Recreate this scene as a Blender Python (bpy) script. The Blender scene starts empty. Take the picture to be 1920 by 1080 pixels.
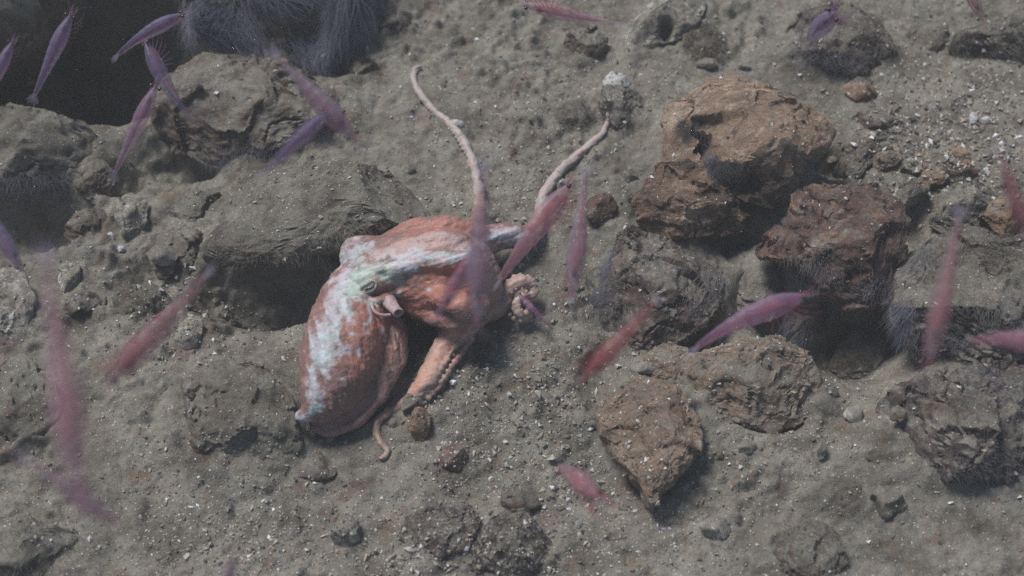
import bpy, math, random
import numpy as np
from mathutils import Vector, Matrix

random.seed(7)
rng = np.random.default_rng(11)
SC = bpy.context.scene
COL = SC.collection
R_ = math.radians

# ------------------------------------------------------------------ camera, sky, sun, exposure
D0, PITCH, FRAME_W = 1.55, R_(58.0), 1.0
LENS = 36.0 * D0 / FRAME_W
cam_d = bpy.data.cameras.new("camera")
cam = bpy.data.objects.new("camera", cam_d)
COL.objects.link(cam)
CAM = np.array([0.0, -D0 * math.cos(PITCH), D0 * math.sin(PITCH)])
cam.location = CAM
cam.rotation_euler = (math.pi / 2 - PITCH, 0, 0)
cam_d.lens = LENS
cam_d.sensor_width = 36.0
cam_d.clip_start = 0.01
cam_d.clip_end = 60.0
cam_d.dof.use_dof = True
cam_d.dof.focus_distance = 1.50
cam_d.dof.aperture_fstop = 3.3
SC.camera = cam

SUN_TO = np.array([-0.38, 0.38, 0.85]); SUN_TO /= np.linalg.norm(SUN_TO)
world = bpy.data.worlds.new("World")
SC.world = world
world.use_nodes = True
wn = world.node_tree
bg = wn.nodes["Background"]
sky = wn.nodes.new("ShaderNodeTexSky")
sky.sky_type = 'NISHITA'
sky.sun_disc = False
sky.sun_elevation = math.asin(SUN_TO[2])
sky.sun_rotation = math.atan2(SUN_TO[0], SUN_TO[1])
wn.links.new(sky.outputs[0], bg.inputs[0])
bg.inputs[1].default_value = 0.058
sun_d = bpy.data.lights.new("sun", 'SUN')
sun_d.energy = 3.3
sun_d.angle = R_(19.0)
sun_d.color = (1.0, 0.965, 0.92)
sun = bpy.data.objects.new("sun", sun_d)
COL.objects.link(sun)
sun.rotation_euler = Vector(SUN_TO).to_track_quat('Z', 'Y').to_euler()
SC.view_settings.view_transform = 'Standard'
SC.view_settings.look = 'None'
SC.view_settings.exposure = 0.38
SC.view_settings.gamma = 1.0
SC.view_settings.use_curve_mapping = False
SC.render.engine = 'CYCLES'
SC.cycles.use_denoising = False
SC.cycles.max_bounces = 6
SC.cycles.transparent_max_bounces = 24
SC.cycles.volume_bounces = 0

# ------------------------------------------------------------------ photo pixel -> place
AX = np.array([1.0, 0, 0])
UP = np.array([0, math.sin(PITCH), math.cos(PITCH)])
TO = np.array([0, -math.cos(PITCH), math.sin(PITCH)])
FPX = 1920 * D0 / FRAME_W


def ray(px, py):
    d = AX * ((px - 960) / FPX) + UP * (-(py - 540) / FPX) - TO
    return d                                     # length 1 along the view axis


def at_depth(px, py, depth):
    return CAM + ray(px, py) * depth


def plane_pt(px, py, z=0.0):
    d = ray(px, py)
    return CAM + d * ((z - CAM[2]) / d[2])


def to_px(p):
    q = np.asarray(p) - CAM
    dep = -(q @ TO)
    return 960 + (q @ AX) / dep * FPX, 540 - (q @ UP) / dep * FPX


# ------------------------------------------------------------------ noise
def _h(ix, iy, iz, seed):
    h = (ix.astype(np.int64) * 374761393 + iy.astype(np.int64) * 668265263 + iz.astype(np.int64) * 2147483647 + seed * 974634777) & 0xFFFFFFFF
    h = ((h ^ (h >> 13)) * 1274126177) & 0xFFFFFFFF
    h = ((h ^ (h >> 16)) * 2246822519) & 0xFFFFFFFF
    return ((h ^ (h >> 15)) & 0xFFFFFF) / float(0xFFFFFF)


def vnoise(p, seed=0):
    i = np.floor(p)
    f = p - i
    u = f * f * f * (f * (f * 6 - 15) + 10)
    x, y, z = i[:, 0], i[:, 1], i[:, 2]
    r = 0
    for dx in (0, 1):
        for dy in (0, 1):
            for dz in (0, 1):
                w = (u[:, 0] if dx else 1 - u[:, 0]) * (u[:, 1] if dy else 1 - u[:, 1]) * (u[:, 2] if dz else 1 - u[:, 2])
                r = r + w * _h(x + dx, y + dy, z + dz, seed)
    return r * 2 - 1


ROT = np.array([[0.8, 0.6, 0], [-0.48, 0.64, 0.6], [0.36, -0.48, 0.8]])


def fbm(p, octv=4, seed=0, gain=0.5, ridge=False):
    a, s, r = 1.0, 0.0, 0.0
    q = np.array(p, dtype=float)
    for o in range(octv):
        n = vnoise(q, seed + o)
        if ridge:
            n = 1 - 2 * np.abs(n)
        r = r + a * n
        s += a
        a *= gain
        q = (q @ ROT) * 2.03 + 13.7
    return r / s


def sstep(a, b, x):
    t = np.clip((x - a) / (b - a), 0, 1)
    return t * t * (3 - 2 * t)


# ------------------------------------------------------------------ ground height
PITS = [  # photo x, y, half width, half height (photo px), metres
    (160, 40, 330, 190, -0.24), (500, 545, 135, 55, -0.060), (1590, 615, 120, 75, -0.085),
    (1445, 560, 60, 60, -0.04), (45, 400, 120, 55, -0.06), (795, 650, 50, 60, -0.022),
    (335, 290, 90, 45, -0.05), (1700, 440, 40, 40, -0.03), (1145, 520, 60, 90, -0.02),
    (1400, 452, 46, 36, -0.045), (1205, 664, 60, 40, -0.03), (1570, 308, 50, 26, -0.03), (1440, 800, 60, 26, -0.03), (1122, 700, 34, 50, -0.025),
    (1330, 622, 60, 36, -0.035), (1700, 560, 40, 70, -0.04), (1250, 715, 40, 26, -0.02), (270, 510, 60, 40, -0.03), (225, 330, 46, 30, -0.04),
    (870, 745, 170, 120, 0.014), (450, 760, 150, 130, 0.012), (1000, 200, 330, 130, 0.010),
    (1780, 200, 200, 150, 0.012), (1550, 870, 200, 60, 0.012), (1235, 590, 120, 40, -0.03),
    (610, 110, 70, 40, -0.035), (1215, 930, 40, 60, -0.012), (1130, 860, 40, 80, -0.015),
]
PITW = []
for (px, py, rx, ry, d) in PITS:
    c = plane_pt(px, py)
    PITW.append((c[0], c[1], rx / FPX * D0, ry / FPX * D0 / math.sin(PITCH), d))


def ground(x, y):
    x = np.atleast_1d(np.asarray(x, float)); y = np.atleast_1d(np.asarray(y, float))
    p = np.stack([x, y, np.zeros_like(x)], 1)
    h = 0.016 * fbm(p * 4.0, 3, 3) + 0.007 * fbm(p * 16.0, 3, 5)
    wob = 1 + 0.30 * fbm(p * 14.0, 2, 9)
    for (cx, cy, rx, ry, d) in PITW:
        r2 = (((x - cx) / rx) ** 2 + ((y - cy) / ry) ** 2) * wob
        h = h + d * np.exp(-np.minimum(r2 ** (1.5 if d > -0.2 else 3), 50))
    far = np.hypot(x, y)
    h = h + 0.10 * sstep(0.8, 4, far) * fbm(p * 1.2, 3, 21)
    return h


def P(px, py, H=0.0):
    z = 0.0
    for _ in range(12):
        q = plane_pt(px, py, z)
        z = 0.5 * z + 0.5 * (float(ground(q[0], q[1])[0]) + H)
    return plane_pt(px, py, z)


def depth_of(p):
    return float(-((np.asarray(p) - CAM) @ TO))


# ------------------------------------------------------------------ mesh and node helpers
def mesh_np(name, V, F, mat=None, parent=None, cols=None, smooth=True):
    """V (n,3); F one (m,k) int array or a list of such arrays."""
    if not isinstance(F, list):
        F = [F]
    me = bpy.data.meshes.new(name)
    V = np.asarray(V, np.float32)
    me.vertices.add(len(V))
    me.vertices.foreach_set("co", V.ravel())
    loops = np.concatenate([f.ravel() for f in F]).astype(np.int32)
    tot = np.concatenate([np.full(len(f), f.shape[1], np.int32) for f in F])
    start = np.concatenate([[0], np.cumsum(tot)[:-1]]).astype(np.int32)
    me.loops.add(len(loops))
    me.loops.foreach_set("vertex_index", loops)
    me.polygons.add(len(tot))
    me.polygons.foreach_set("loop_start", start)
    me.polygons.foreach_set("loop_total", tot)
    me.polygons.foreach_set("use_smooth", np.full(len(tot), smooth, bool))
    me.update(calc_edges=True)
    me.validate()
    for k, c in (cols or {}).items():
        a = me.color_attributes.new(k, 'FLOAT_COLOR', 'POINT')
        c = np.asarray(c, np.float32)
        if c.ndim == 1:
            c = np.stack([c, c, c], 1)
        a.data.foreach_set("color", np.concatenate([c, np.ones((len(c), 1), np.float32)], 1).ravel())
    if mat:
        me.materials.append(mat)
    o = bpy.data.objects.new(name, me)
    COL.objects.link(o)
    if parent is not None:
        o.parent = parent
    return o


def tag(o, label=None, cat=None, group=None, kind=None):
    for k, v in (("label", label), ("category", cat), ("group", group), ("kind", kind)):
        if v:
            o[k] = v
    return o


def centre(o):
    """origin to the base of the mesh"""
    me = o.data
    n = len(me.vertices)
    c = np.empty(n * 3, np.float32)
    me.vertices.foreach_get("co", c)
    c = c.reshape(-1, 3)
    m = np.array([c[:, 0].mean(), c[:, 1].mean(), c[:, 2].min()], np.float32)
    me.vertices.foreach_set("co", (c - m).ravel())
    me.update()
    o.location = Vector([float(v) for v in m])
    return m


class NT:
    def __init__(self, name):
        self.m = bpy.data.materials.new(name)
        self.m.use_nodes = True
        self.t = self.m.node_tree
        self.b = self.t.nodes["Principled BSDF"]
        self.out = self.t.nodes["Material Output"]

    def n(self, typ, **kw):
        nd = self.t.nodes.new(typ)
        for k, v in kw.items():
            setattr(nd, k, v)
        return nd

    def link(self, a, b):
        self.t.links.new(a, b)

    def val(self, nd, **kw):
        for k, v in kw.items():
            if hasattr(v, "is_output"):
                self.link(v, nd.inputs[k])
            else:
                nd.inputs[k].default_value = v
        return nd

    def geo(self):
        return self.n("ShaderNodeNewGeometry")

    def noise(self, vec, scale, detail=4, rough=0.55, dist=0.0):
        nd = self.n("ShaderNodeTexNoise")
        self.link(vec, nd.inputs["Vector"])
        self.val(nd, Scale=scale, Detail=detail, Roughness=rough, Distortion=dist)
        return nd.outputs["Fac"]

    def ramp(self, fac, stops, interp='LINEAR'):
        nd = self.n("ShaderNodeValToRGB")
        nd.color_ramp.interpolation = interp
        e = nd.color_ramp.elements
        while len(e) < len(stops):
            e.new(0.5)
        for el, (p, c) in zip(e, stops):
            el.position = p
            el.color = (*c, 1) if len(c) == 3 else c
        self.link(fac, nd.inputs[0])
        return nd.outputs[0]

    def mix(self, fac, a, b, mode='MIX'):
        nd = self.n("ShaderNodeMix", data_type='RGBA', blend_type=mode)
        for s, v in ((nd.inputs[0], fac), (nd.inputs[6], a), (nd.inputs[7], b)):
            if hasattr(v, "is_output"):
                self.link(v, s)
            else:
                s.default_value = v if not isinstance(v, tuple) else (*v, 1)
        return nd.outputs[2]

    def math(self, op, a, b=0.0, clamp=False):
        nd = self.n("ShaderNodeMath", operation=op, use_clamp=clamp)
        for s, v in zip(nd.inputs, (a, b)):
            if hasattr(v, "is_output"):
                self.link(v, s)
            else:
                s.default_value = v
        return nd.outputs[0]

    def smap(self, v, a, b, c=0.0, d=1.0):
        nd = self.n("ShaderNodeMapRange", interpolation_type='SMOOTHSTEP')
        self.link(v, nd.inputs[0])
        for i, k in enumerate((a, b, c, d)):
            nd.inputs[i + 1].default_value = k
        return nd.outputs[0]

    def bump(self, h, strength=0.5, dist=0.002, prev=None):
        nd = self.n("ShaderNodeBump")
        self.link(h, nd.inputs["Height"])
        nd.inputs["Strength"].default_value = strength
        nd.inputs["Distance"].default_value = dist
        if prev is not None:
            self.link(prev, nd.inputs["Normal"])
        return nd.outputs[0]


SILT = (0.185, 0.173, 0.145)
SILT_D = (0.088, 0.079, 0.064)
SILT_L = (0.275, 0.260, 0.222)


def silt_colour(t, vec):
    """mud with darker and paler patches and fine speckle"""
    c = t.ramp(t.noise(vec, 22, 5, 0.62), [(0.33, SILT_D), (0.47, SILT), (0.70, SILT_L)])
    red = t.smap(t.noise(vec, 31, 4, 0.6, 0.4), 0.54, 0.68, 0, 0.7)
    c = t.mix(red, c, (0.145, 0.094, 0.068))
    sp = t.noise(vec, 900, 3, 0.7)
    dp_ = t.noise(vec, 13, 6, 0.68, 0.8)
    c = t.mix(t.smap(dp_, 0.50, 0.36, 0, 0.60), c, (0.105, 0.090, 0.070))
    md = t.noise(vec, 190, 5, 0.7)
    c = t.mix(t.smap(md, 0.48, 0.32, 0, 0.7), c, (0.085, 0.074, 0.062))
    c = t.mix(t.smap(md, 0.55, 0.72, 0, 0.5), c, (0.30, 0.285, 0.255))
    c = t.mix(t.smap(sp, 0.55, 0.74, 0, 0.75), c, (0.36, 0.345, 0.31))
    c = t.mix(t.smap(sp, 0.47, 0.28, 0, 0.75), c, (0.055, 0.048, 0.04))
    vo = t.n("ShaderNodeTexVoronoi")
    t.link(vec, vo.inputs["Vector"])
    vo.inputs["Scale"].default_value = 420
    pick = t.n("ShaderNodeSeparateColor")
    t.link(vo.outputs["Color"], pick.inputs[0])
    near = t.smap(vo.outputs["Distance"], 0.30, 0.16)
    rare = t.smap(pick.outputs[0], 0.90, 0.93)
    c = t.mix(t.math('MULTIPLY', near, rare), c, (0.62, 0.62, 0.60))
    rare2 = t.smap(pick.outputs[1], 0.90, 0.93)
    c = t.mix(t.math('MULTIPLY', near, rare2), c, (0.05, 0.042, 0.036))
    return c


def mat_seabed():
    t = NT("seabed_silt")
    v = t.geo().outputs["Position"]
    t.link(silt_colour(t, v), t.b.inputs["Base Color"])
    t.val(t.b, Roughness=0.92)
    t.b.inputs["Specular IOR Level"].default_value = 0.2
    h1 = t.noise(v, 120, 6, 0.65)
    h2 = t.noise(v, 700, 4, 0.7)
    b = t.bump(h1, 0.55, 0.006)
    t.link(t.bump(h2, 0.7, 0.0016, b), t.b.inputs["Normal"])
    return t.m


def mat_rock(name, ca, cb, cc, silt=0.5, pale=0.0, streak=None, fleck=0.3, gloss=0.8):
    """ca dark, cb main, cc light mineral; mud lies on what faces up"""
    t = NT(name)
    g = t.geo()
    v = g.outputs["Position"]
    vv = v
    if streak:
        mp = t.n("ShaderNodeMapping")
        t.link(v, mp.inputs[0])
        mp.inputs["Rotation"].default_value = streak[0]
        mp.inputs["Scale"].default_value = streak[1]
        vv = mp.outputs[0]
    n1 = t.noise(vv, 46, 9, 0.74, 0.9)
    c = t.ramp(n1, [(0.31, ca), (0.42, cb), (0.54, cb), (0.67, cc)])
    nb = t.noise(v, 19, 6, 0.7, 1.2)
    c = t.mix(t.smap(nb, 0.47, 0.38, 0, 0.80 if gloss < 0.7 else 0.55), c, ca)
    c = t.mix(t.smap(nb, 0.54, 0.64, 0, 0.60), c, cc)
    spk = t.noise(v, 34, 8, 0.78, 0.7)
    c = t.mix(t.smap(spk, 0.585, 0.64, 0, 0.35 + 0.5 * silt), c, SILT)
    n2 = t.noise(vv, 260, 5, 0.75, 0.5)
    c = t.mix(t.smap(n2, 0.43, 0.29, 0, 0.8), c, tuple(0.35 * x for x in ca))
    n3 = t.noise(vv, 800, 4, 0.75, 0.3)
    c = t.mix(t.smap(n3, 0.44, 0.32, 0, 0.65), c, tuple(0.4 * x for x in ca))
    c = t.mix(t.smap(n3, 0.56, 0.70, 0, 0.55), c, cc)
    c = t.mix(t.smap(n2, 0.57, 0.74, 0, fleck), c, (0.50, 0.44, 0.37))
    if pale:
        c = t.mix(t.smap(t.noise(v, 55, 6, 0.7, 0.6), 0.64 - 0.2 * pale, 0.70 - 0.2 * pale), c, (0.60, 0.60, 0.58))
    sx = t.n("ShaderNodeSeparateXYZ")
    t.link(g.outputs["Normal"], sx.inputs[0])
    up = t.math('ADD', sx.outputs[2], t.math('MULTIPLY', t.math('SUBTRACT', t.noise(v, 60, 6, 0.7), 0.5), 1.7))
    thr = 1.25 - 1.05 * silt
    c = t.mix(t.smap(up, thr - 0.16, thr + 0.20, 0, 0.94), c, silt_colour(t, v))
    t.link(c, t.b.inputs["Base Color"])
    t.val(t.b, Roughness=gloss)
    t.b.inputs["Specular IOR Level"].default_value = 0.3 if gloss > 0.7 else 0.6
    b = t.bump(n1, 0.7, 0.006)
    b = t.bump(n2, 0.8, 0.0022, b)
    t.link(t.bump(t.noise(v, 1100, 3, 0.7), 0.6, 0.0009, b), t.b.inputs["Normal"])
    return t.m


MR = {
    'rust': mat_rock("rust_rock", (0.024, 0.015, 0.014), (0.105, 0.053, 0.042), (0.28, 0.175, 0.120), 0.22, 0, None, 0.5, 0.6),
    'gold': mat_rock("brown_mica_rock", (0.036, 0.023, 0.019), (0.245, 0.160, 0.108), (0.54, 0.43, 0.32), 0.14, 0, ((0.2, 0.4, 0.7), (1, 2.6, 1)), 0.9, 0.55),
    'strata': mat_rock("banded_rock", (0.022, 0.014, 0.011), (0.145, 0.082, 0.052), (0.52, 0.40, 0.29), 0.10, 0, ((0.1, 0.2, -0.2), (0.7, 3.0, 2.2)), 0.8, 0.55),
    'tan': mat_rock("tan_rock", (0.070, 0.048, 0.037), (0.240, 0.180, 0.136), (0.42, 0.34, 0.265), 0.40, 0, None, 0.5),
    'tan_bare': mat_rock("bare_tan_rock", (0.075, 0.050, 0.038), (0.235, 0.170, 0.125), (0.42, 0.335, 0.26), 0.12, 0, None, 0.5),
    'orange': mat_rock("orange_rock", (0.070, 0.040, 0.028), (0.235, 0.150, 0.102), (0.42, 0.32, 0.24), 0.30, 0, None, 0.5),
    'silted': mat_rock("silted_rock", (0.045, 0.034, 0.028), (0.125, 0.090, 0.070), (0.24, 0.19, 0.155), 0.86, 0.05, None, 0.3),
    'silt_red': mat_rock("silted_red_rock", (0.038, 0.027, 0.024), (0.120, 0.080, 0.066), (0.23, 0.175, 0.14), 0.52, 0, None, 0.35),
    'pale': mat_rock("pale_rock", (0.12, 0.098, 0.078), (0.27, 0.245, 0.205), (0.50, 0.48, 0.44), 0.48, 0.35, None, 0.4),
    'pale_bare': mat_rock("bare_pale_rock", (0.14, 0.115, 0.092), (0.27, 0.245, 0.205), (0.47, 0.455, 0.42), 0.26, 0.35, None, 0.4),
    'white': mat_rock("white_crust_rock", (0.28, 0.26, 0.24), (0.48, 0.49, 0.50), (0.64, 0.66, 0.69), 0.25, 0.8, None, 0.4),
    'dark': mat_rock("dark_rock", (0.014, 0.013, 0.013), (0.060, 0.046, 0.042), (0.16, 0.125, 0.105), 0.50, 0, None, 0.3),
    'violet': mat_rock("violet_grey_rock", (0.028, 0.022, 0.024), (0.095, 0.068, 0.064), (0.22, 0.165, 0.145), 0.42, 0, None, 0.35),
    'grey': mat_rock("grey_rock", (0.048, 0.040, 0.034), (0.140, 0.118, 0.098), (0.27, 0.24, 0.20), 0.62, 0.1, None, 0.35),
}


def mat_fuzz(name, col, alpha):
    t = NT(name)
    tr = t.n("ShaderNodeBsdfTransparent")
    mx = t.n("ShaderNodeMixShader")
    t.val(t.b, Roughness=0.8)
    t.b.inputs["Base Color"].default_value = (*col, 1)
    mx.inputs[0].default_value = alpha
    t.link(tr.outputs[0], mx.inputs[1])
    t.link(t.b.outputs[0], mx.inputs[2])
    t.link(mx.outputs[0], t.out.inputs[0])
    return t.m


M_FUZZ = mat_fuzz("blue_grey_filaments", (0.19, 0.195, 0.25), 0.22)
M_FUZZ_H = mat_fuzz("pale_blue_filaments", (0.22, 0.23, 0.30), 0.36)
M_FUZZ_D = mat_fuzz("dark_filaments", (0.075, 0.072, 0.085), 0.30)
M_FUZZ_S = mat_fuzz("mud_coated_filaments", (0.22, 0.20, 0.17), 0.42)

# ------------------------------------------------------------------ rocks
import bmesh
_ico = {}


def ico(sub):
    if sub not in _ico:
        bm = bmesh.new()
        bmesh.ops.create_icosphere(bm, subdivisions=sub, radius=1)
        V = np.array([v.co[:] for v in bm.verts])
        F = np.array([[v.index for v in f.verts] for f in bm.faces])
        bm.free()
        _ico[sub] = (V, F)
    return _ico[sub]


def poly_radius(poly, cx, cy, th):
    """distance from the centre to the outline for every angle"""
    r = np.zeros_like(th)
    dx, dy = np.cos(th), np.sin(th)
    n = len(poly)
    for i in range(n):
        x1, y1 = poly[i][0] - cx, poly[i][1] - cy
        x2, y2 = poly[(i + 1) % n][0] - cx, poly[(i + 1) % n][1] - cy
        ex, ey = x2 - x1, y2 - y1
        den = dx * ey - dy * ex
        den = np.where(np.abs(den) < 1e-9, 1e-9, den)
        t = (x1 * ey - y1 * ex) / den
        u = (x1 * dy - y1 * dx) / den
        ok = (t > 0) & (u >= -1e-6) & (u <= 1 + 1e-6)
        r = np.where(ok & (t > r), t, r)
    return r


def normals(V, F):
    n = np.cross(V[F[:, 1]] - V[F[:, 0]], V[F[:, 2]] - V[F[:, 0]])
    N = np.zeros_like(V)
    for k in range(3):
        np.add.at(N, F[:, k], n)
    return N / (np.linalg.norm(N, axis=1, keepdims=True) + 1e-12)


ROCKS = []
FEET = []


def rock(name, label, poly, mat, thick=0.6, lift=0.3, tilt=26, sub=5, rough=1.0, facets=5, seed=0, cat="rock", group=None, box=0.72, layers=0.0, chunk=1.0, dents=()):
    poly = [(float(a), float(b)) for a, b in poly]
    A = sum(poly[i][0] * poly[i - 1][1] - poly[i - 1][0] * poly[i][1] for i in range(len(poly)))
    cx = sum((poly[i][0] + poly[i - 1][0]) * (poly[i][0] * poly[i - 1][1] - poly[i - 1][0] * poly[i][1]) for i in range(len(poly))) / (3 * A)
    cy = sum((poly[i][1] + poly[i - 1][1]) * (poly[i][0] * poly[i - 1][1] - poly[i - 1][0] * poly[i][1]) for i in range(len(poly))) / (3 * A)
    th = np.linspace(-math.pi, math.pi, 361)
    rad = poly_radius(poly, cx, cy, th)
    k = 3 if sub >= 5 else 5
    rs = np.convolve(np.concatenate([rad[-11:-1], rad, rad[1:11]]), np.ones(2 * k + 1) / (2 * k + 1), 'same')[10:-10]
    V, F = ico(sub)
    lo = P(cx, cy, 0.0)
    s = depth_of(lo) / FPX
    rmean = float(rs.mean()) * s
    T = rmean * thick
    c = np.hypot(V[:, 0], V[:, 1])
    ang = np.arctan2(-V[:, 1], V[:, 0])
    r = np.interp(ang, th, rs) * s
    cc, ss = c ** box, np.sign(V[:, 2]) * np.abs(V[:, 2]) ** box
    L = np.stack([np.cos(ang) * r * cc, -np.sin(ang) * r * cc, T * ss], 1)
    rg = np.random.default_rng(1000 + seed)
    nf = facets * 2 if chunk > 0.5 else facets
    L = L * (1.03 if nf > 6 else 1.0)
    for _ in range(nf):                                    # flat broken faces
        a = rg.uniform(0, 2 * math.pi)
        w = rg.uniform(0.35, 1.0)
        nrm = np.array([math.cos(a) * w, math.sin(a) * w, 0.85])
        nrm /= np.linalg.norm(nrm)
        d = L @ nrm
        lim = np.quantile(d, rg.uniform(0.80, 0.95))
        L = L - np.outer(np.maximum(d - lim, 0) * 0.96, nrm)
    off = rg.uniform(-50, 50, 3)
    q = L / rmean + off
    M_ = {3: 6, 4: 12, 5: 30, 6: 60}[sub]
    sd = L[rg.choice(len(L), M_, replace=False)]
    qw = L + rmean * 0.10 * np.stack([fbm(q * 2.2 + 9 * i_, 3, seed + 50 + i_) for i_ in range(3)], 1)
    best = np.full(len(L), 1e9); who = np.zeros(len(L), int)
    for i_ in range(M_):
        dd = ((qw - sd[i_]) ** 2).sum(1)
        up_ = dd < best
        best[up_] = dd[up_]; who[up_] = i_
    step = rg.uniform(-1, 1, M_)
    gr = rg.normal(0, 0.30, (M_, 3))
    N = normals(L, F)
    L = L + N * (chunk * 0.62 * (0.050 * rmean * step[who] + ((L - sd[who]) * gr[who]).sum(1) * 0.50))[:, None]
    N = normals(L, F)
    if layers:
        st = np.sin((L[:, 1] * 0.95 + L[:, 2] * 0.5 + 0.12 * rmean * fbm(q * 1.5, 3, seed)) / rmean * 15)
        L = L + N * (layers * rmean * st * (0.5 + 0.5 * fbm(q * 2, 2, seed + 3)))[:, None]
    dsp = 0.075 * fbm(q * 1.6, 3, seed) + 0.045 * fbm(q * 3.6, 4, seed + 7, 0.55, True) + 0.034 * fbm(q * 11, 4, seed + 17, 0.66)
    ck = np.clip(1 - np.abs(fbm(q * 1.9 + 31, 3, seed + 27)) / 0.055, 0, 1) * sstep(-0.25, 0.25, fbm(q * 1.1 + 5, 2, seed + 28))
    L = L + N * (rmean * (rough * (dsp - 0.02) - 0.085 * min(chunk, 1) * ck))[:, None]
    tl = R_(tilt)
    # outline plane leans between the ground and the view
    ux = np.array([0, math.cos(tl), math.sin(tl)])
    nz = np.array([0, -math.sin(tl), math.cos(tl)])
    k = 1 / max(0.5, math.cos(math.pi / 2 - PITCH - tl))
    ry = (max(p[1] for p in poly) - min(p[1] for p in poly)) / 2 * s
    ctr = P(cx, cy, lift * ry * 1.2)
    W = ctr + np.outer(L[:, 0], AX) + np.outer(L[:, 1] * k, ux) + np.outer(L[:, 2], nz)
    for (dx_, dy_, dr, ds, dd) in dents:                       # hollows broken out of the face
        wx_, wy_ = to_px(W)
        e = ((wx_ - dx_) / dr) ** 2 + ((wy_ - dy_) / ds) ** 2
        e = e * (1 + 0.5 * fbm(q * 4, 3, seed + 77))
        W = W - np.outer(dd * np.exp(-np.clip(e, 0, 30) ** 2) * (L[:, 2] > -0.1 * T), TO)
    o = mesh_np(name, W, F, MR[mat] if isinstance(mat, str) else mat)
    me = o.data
    me.set_sharp_from_angle(angle=R_(52))
    tag(o, label, cat, group)
    m = centre(o)
    ROCKS.append(o)
    o_info[o.name] = (W, normals(W, F), m)
    FEET.append((ctr, th, rs * s, k * math.cos(tl), rmean if name != 'pebble' else 0))
    return o


o_info = {}


def tubes(paths, radii, sides=3):
    """paths (n,m,3), radii (m,) or (n,m) -> one mesh of thin strands"""
    n, m, _ = paths.shape
    tan = np.gradient(paths, axis=1)
    tan /= np.linalg.norm(tan, axis=2, keepdims=True) + 1e-12
    ref = np.array([0.31, 0.17, 0.93])
    a = np.cross(tan, ref)
    a /= np.linalg.norm(a, axis=2, keepdims=True) + 1e-12
    b = np.cross(tan, a)
    rr = np.broadcast_to(radii, (n, m))[..., None]
    ring = [paths + rr * (math.cos(2 * math.pi * k / sides) * a + math.sin(2 * math.pi * k / sides) * b) for k in range(sides)]
    V = np.stack(ring, 2)                                      # n,m,s,3
    id_ = np.arange(n * m * sides).reshape(n, m, sides)
    nx_ = np.roll(id_, -1, axis=2)
    F = np.stack([id_[:, :-1], nx_[:, :-1], nx_[:, 1:], id_[:, 1:]], -1).reshape(-1, 4)
    return V.reshape(-1, 3), F


def fuzz(o, count, length, mat=None, drift=(0.25, -0.75, -0.1), zone=None, rad=0.00035, curl=0.5, seed=0, out=1.0, name="filament_fuzz"):
    """hair-fine filaments growing on a rock; zone = (px, py, rx, ry) where on it"""
    W, N, m = o_info[o.name]
    rg = np.random.default_rng(77 + seed)
    ok = (N @ TO > -0.25) & (W[:, 2] > ground(W[:, 0], W[:, 1]) - 0.01)
    dens = 0.5 + 0.8 * fbm(W * 30, 3, 60 + seed)
    if zone:
        x, y = to_px(W)
        z = np.zeros(len(W))
        for (zx, zy, zr, zs) in zone:
            z = np.maximum(z, np.exp(-(((x - zx) / zr) ** 2 + ((y - zy) / zs) ** 2) ** 2))
        dens = dens * z
    w = np.clip(dens, 0, 1) * ok
    if w.sum() == 0:
        return None
    pick = rg.choice(len(W), count, p=w / w.sum())
    root, n0 = W[pick], N[pick]
    M_ = 7
    t = np.linspace(0, 1, M_)
    Ls = length * rg.uniform(0.45, 1.3, count) * (0.6 + 0.8 * np.clip(dens[pick], 0, 1))
    flow = fbm(root * 22, 2, 90 + seed)[:, None] * np.array([1.0, 0.3, 0]) + fbm(root * 22 + 40, 2, 91 + seed)[:, None] * np.array([0, 0.3, 0.7])
    dr = np.array(drift) + 1.1 * curl * flow + rg.normal(0, 0.20, (count, 3))
    root = root + rg.normal(0, 0.0012, root.shape)
    path = root[:, None, :] + Ls[:, None, None] * (n0[:, None, :] * (out * (t - 0.45 * t * t))[None, :, None] + dr[:, None, :] * (t ** 1.5)[None, :, None])
    ph = rg.uniform(0, 6.28, count)
    wv = np.stack([np.sin(ph[:, None] + 5 * t), np.cos(ph[:, None] * 1.7 + 6 * t), np.sin(ph[:, None] * 2.3 + 4 * t)], 2)
    path += wv * (Ls[:, None] * 0.06 * curl * t)[..., None]
    V, F = tubes(path, rad * (1 - 0.75 * t))
    f = mesh_np(name, V - m, F, mat or M_FUZZ, o)
    f["kind"] = "stuff"
    return f


# --- big and medium rocks, outlines read off the photograph
B = {}
B['shade_boulder'] = rock("boulder", "dim mud-dusted corner boulder at upper left, enlarged out of view to shade the black hollow", [(-420, -360), (-20, -330), (75, -190), (80, -60), (42, 10), (-40, 50), (-140, 110), (-260, 130), (-440, 60)], 'silted', 1.5, 0.9, 10, 5, 0.8, 4, 1, "boulder")  # corner rock enlarged out of view to throw shade over the hollow
B['hairy'] = rock("boulder", "boulder with long blue-grey hair at the top edge beside the black hollow", [(330, -150), (352, -10), (366, 45), (410, 78), (470, 100), (540, 108), (605, 92), (650, 55), (672, 5), (690, -120), (520, -220)], 'violet', 0.65, 0.35, 24, 6, 0.8, 4, 2, "boulder")
B['redleft'] = rock("boulder", "broad reddish boulder under a thin coat of mud below the hairy boulder", [(290, 200), (322, 145), (370, 112), (470, 104), (560, 120), (625, 150), (640, 200), (600, 245), (540, 275), (470, 315), (380, 305), (310, 265)], 'silt_red', 0.42, 0.25, 14, 6, 1.1, 4, 3, "boulder")
B['siltleft'] = rock("rock", "mud-covered rock at the left edge below the dark hollow", [(-60, 210), (20, 195), (60, 212), (130, 215), (190, 240), (214, 275), (195, 310), (140, 335), (60, 345), (-60, 345)], 'silted', 0.5, 0.45, 20, 5, 1.0, 4, 4)
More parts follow.
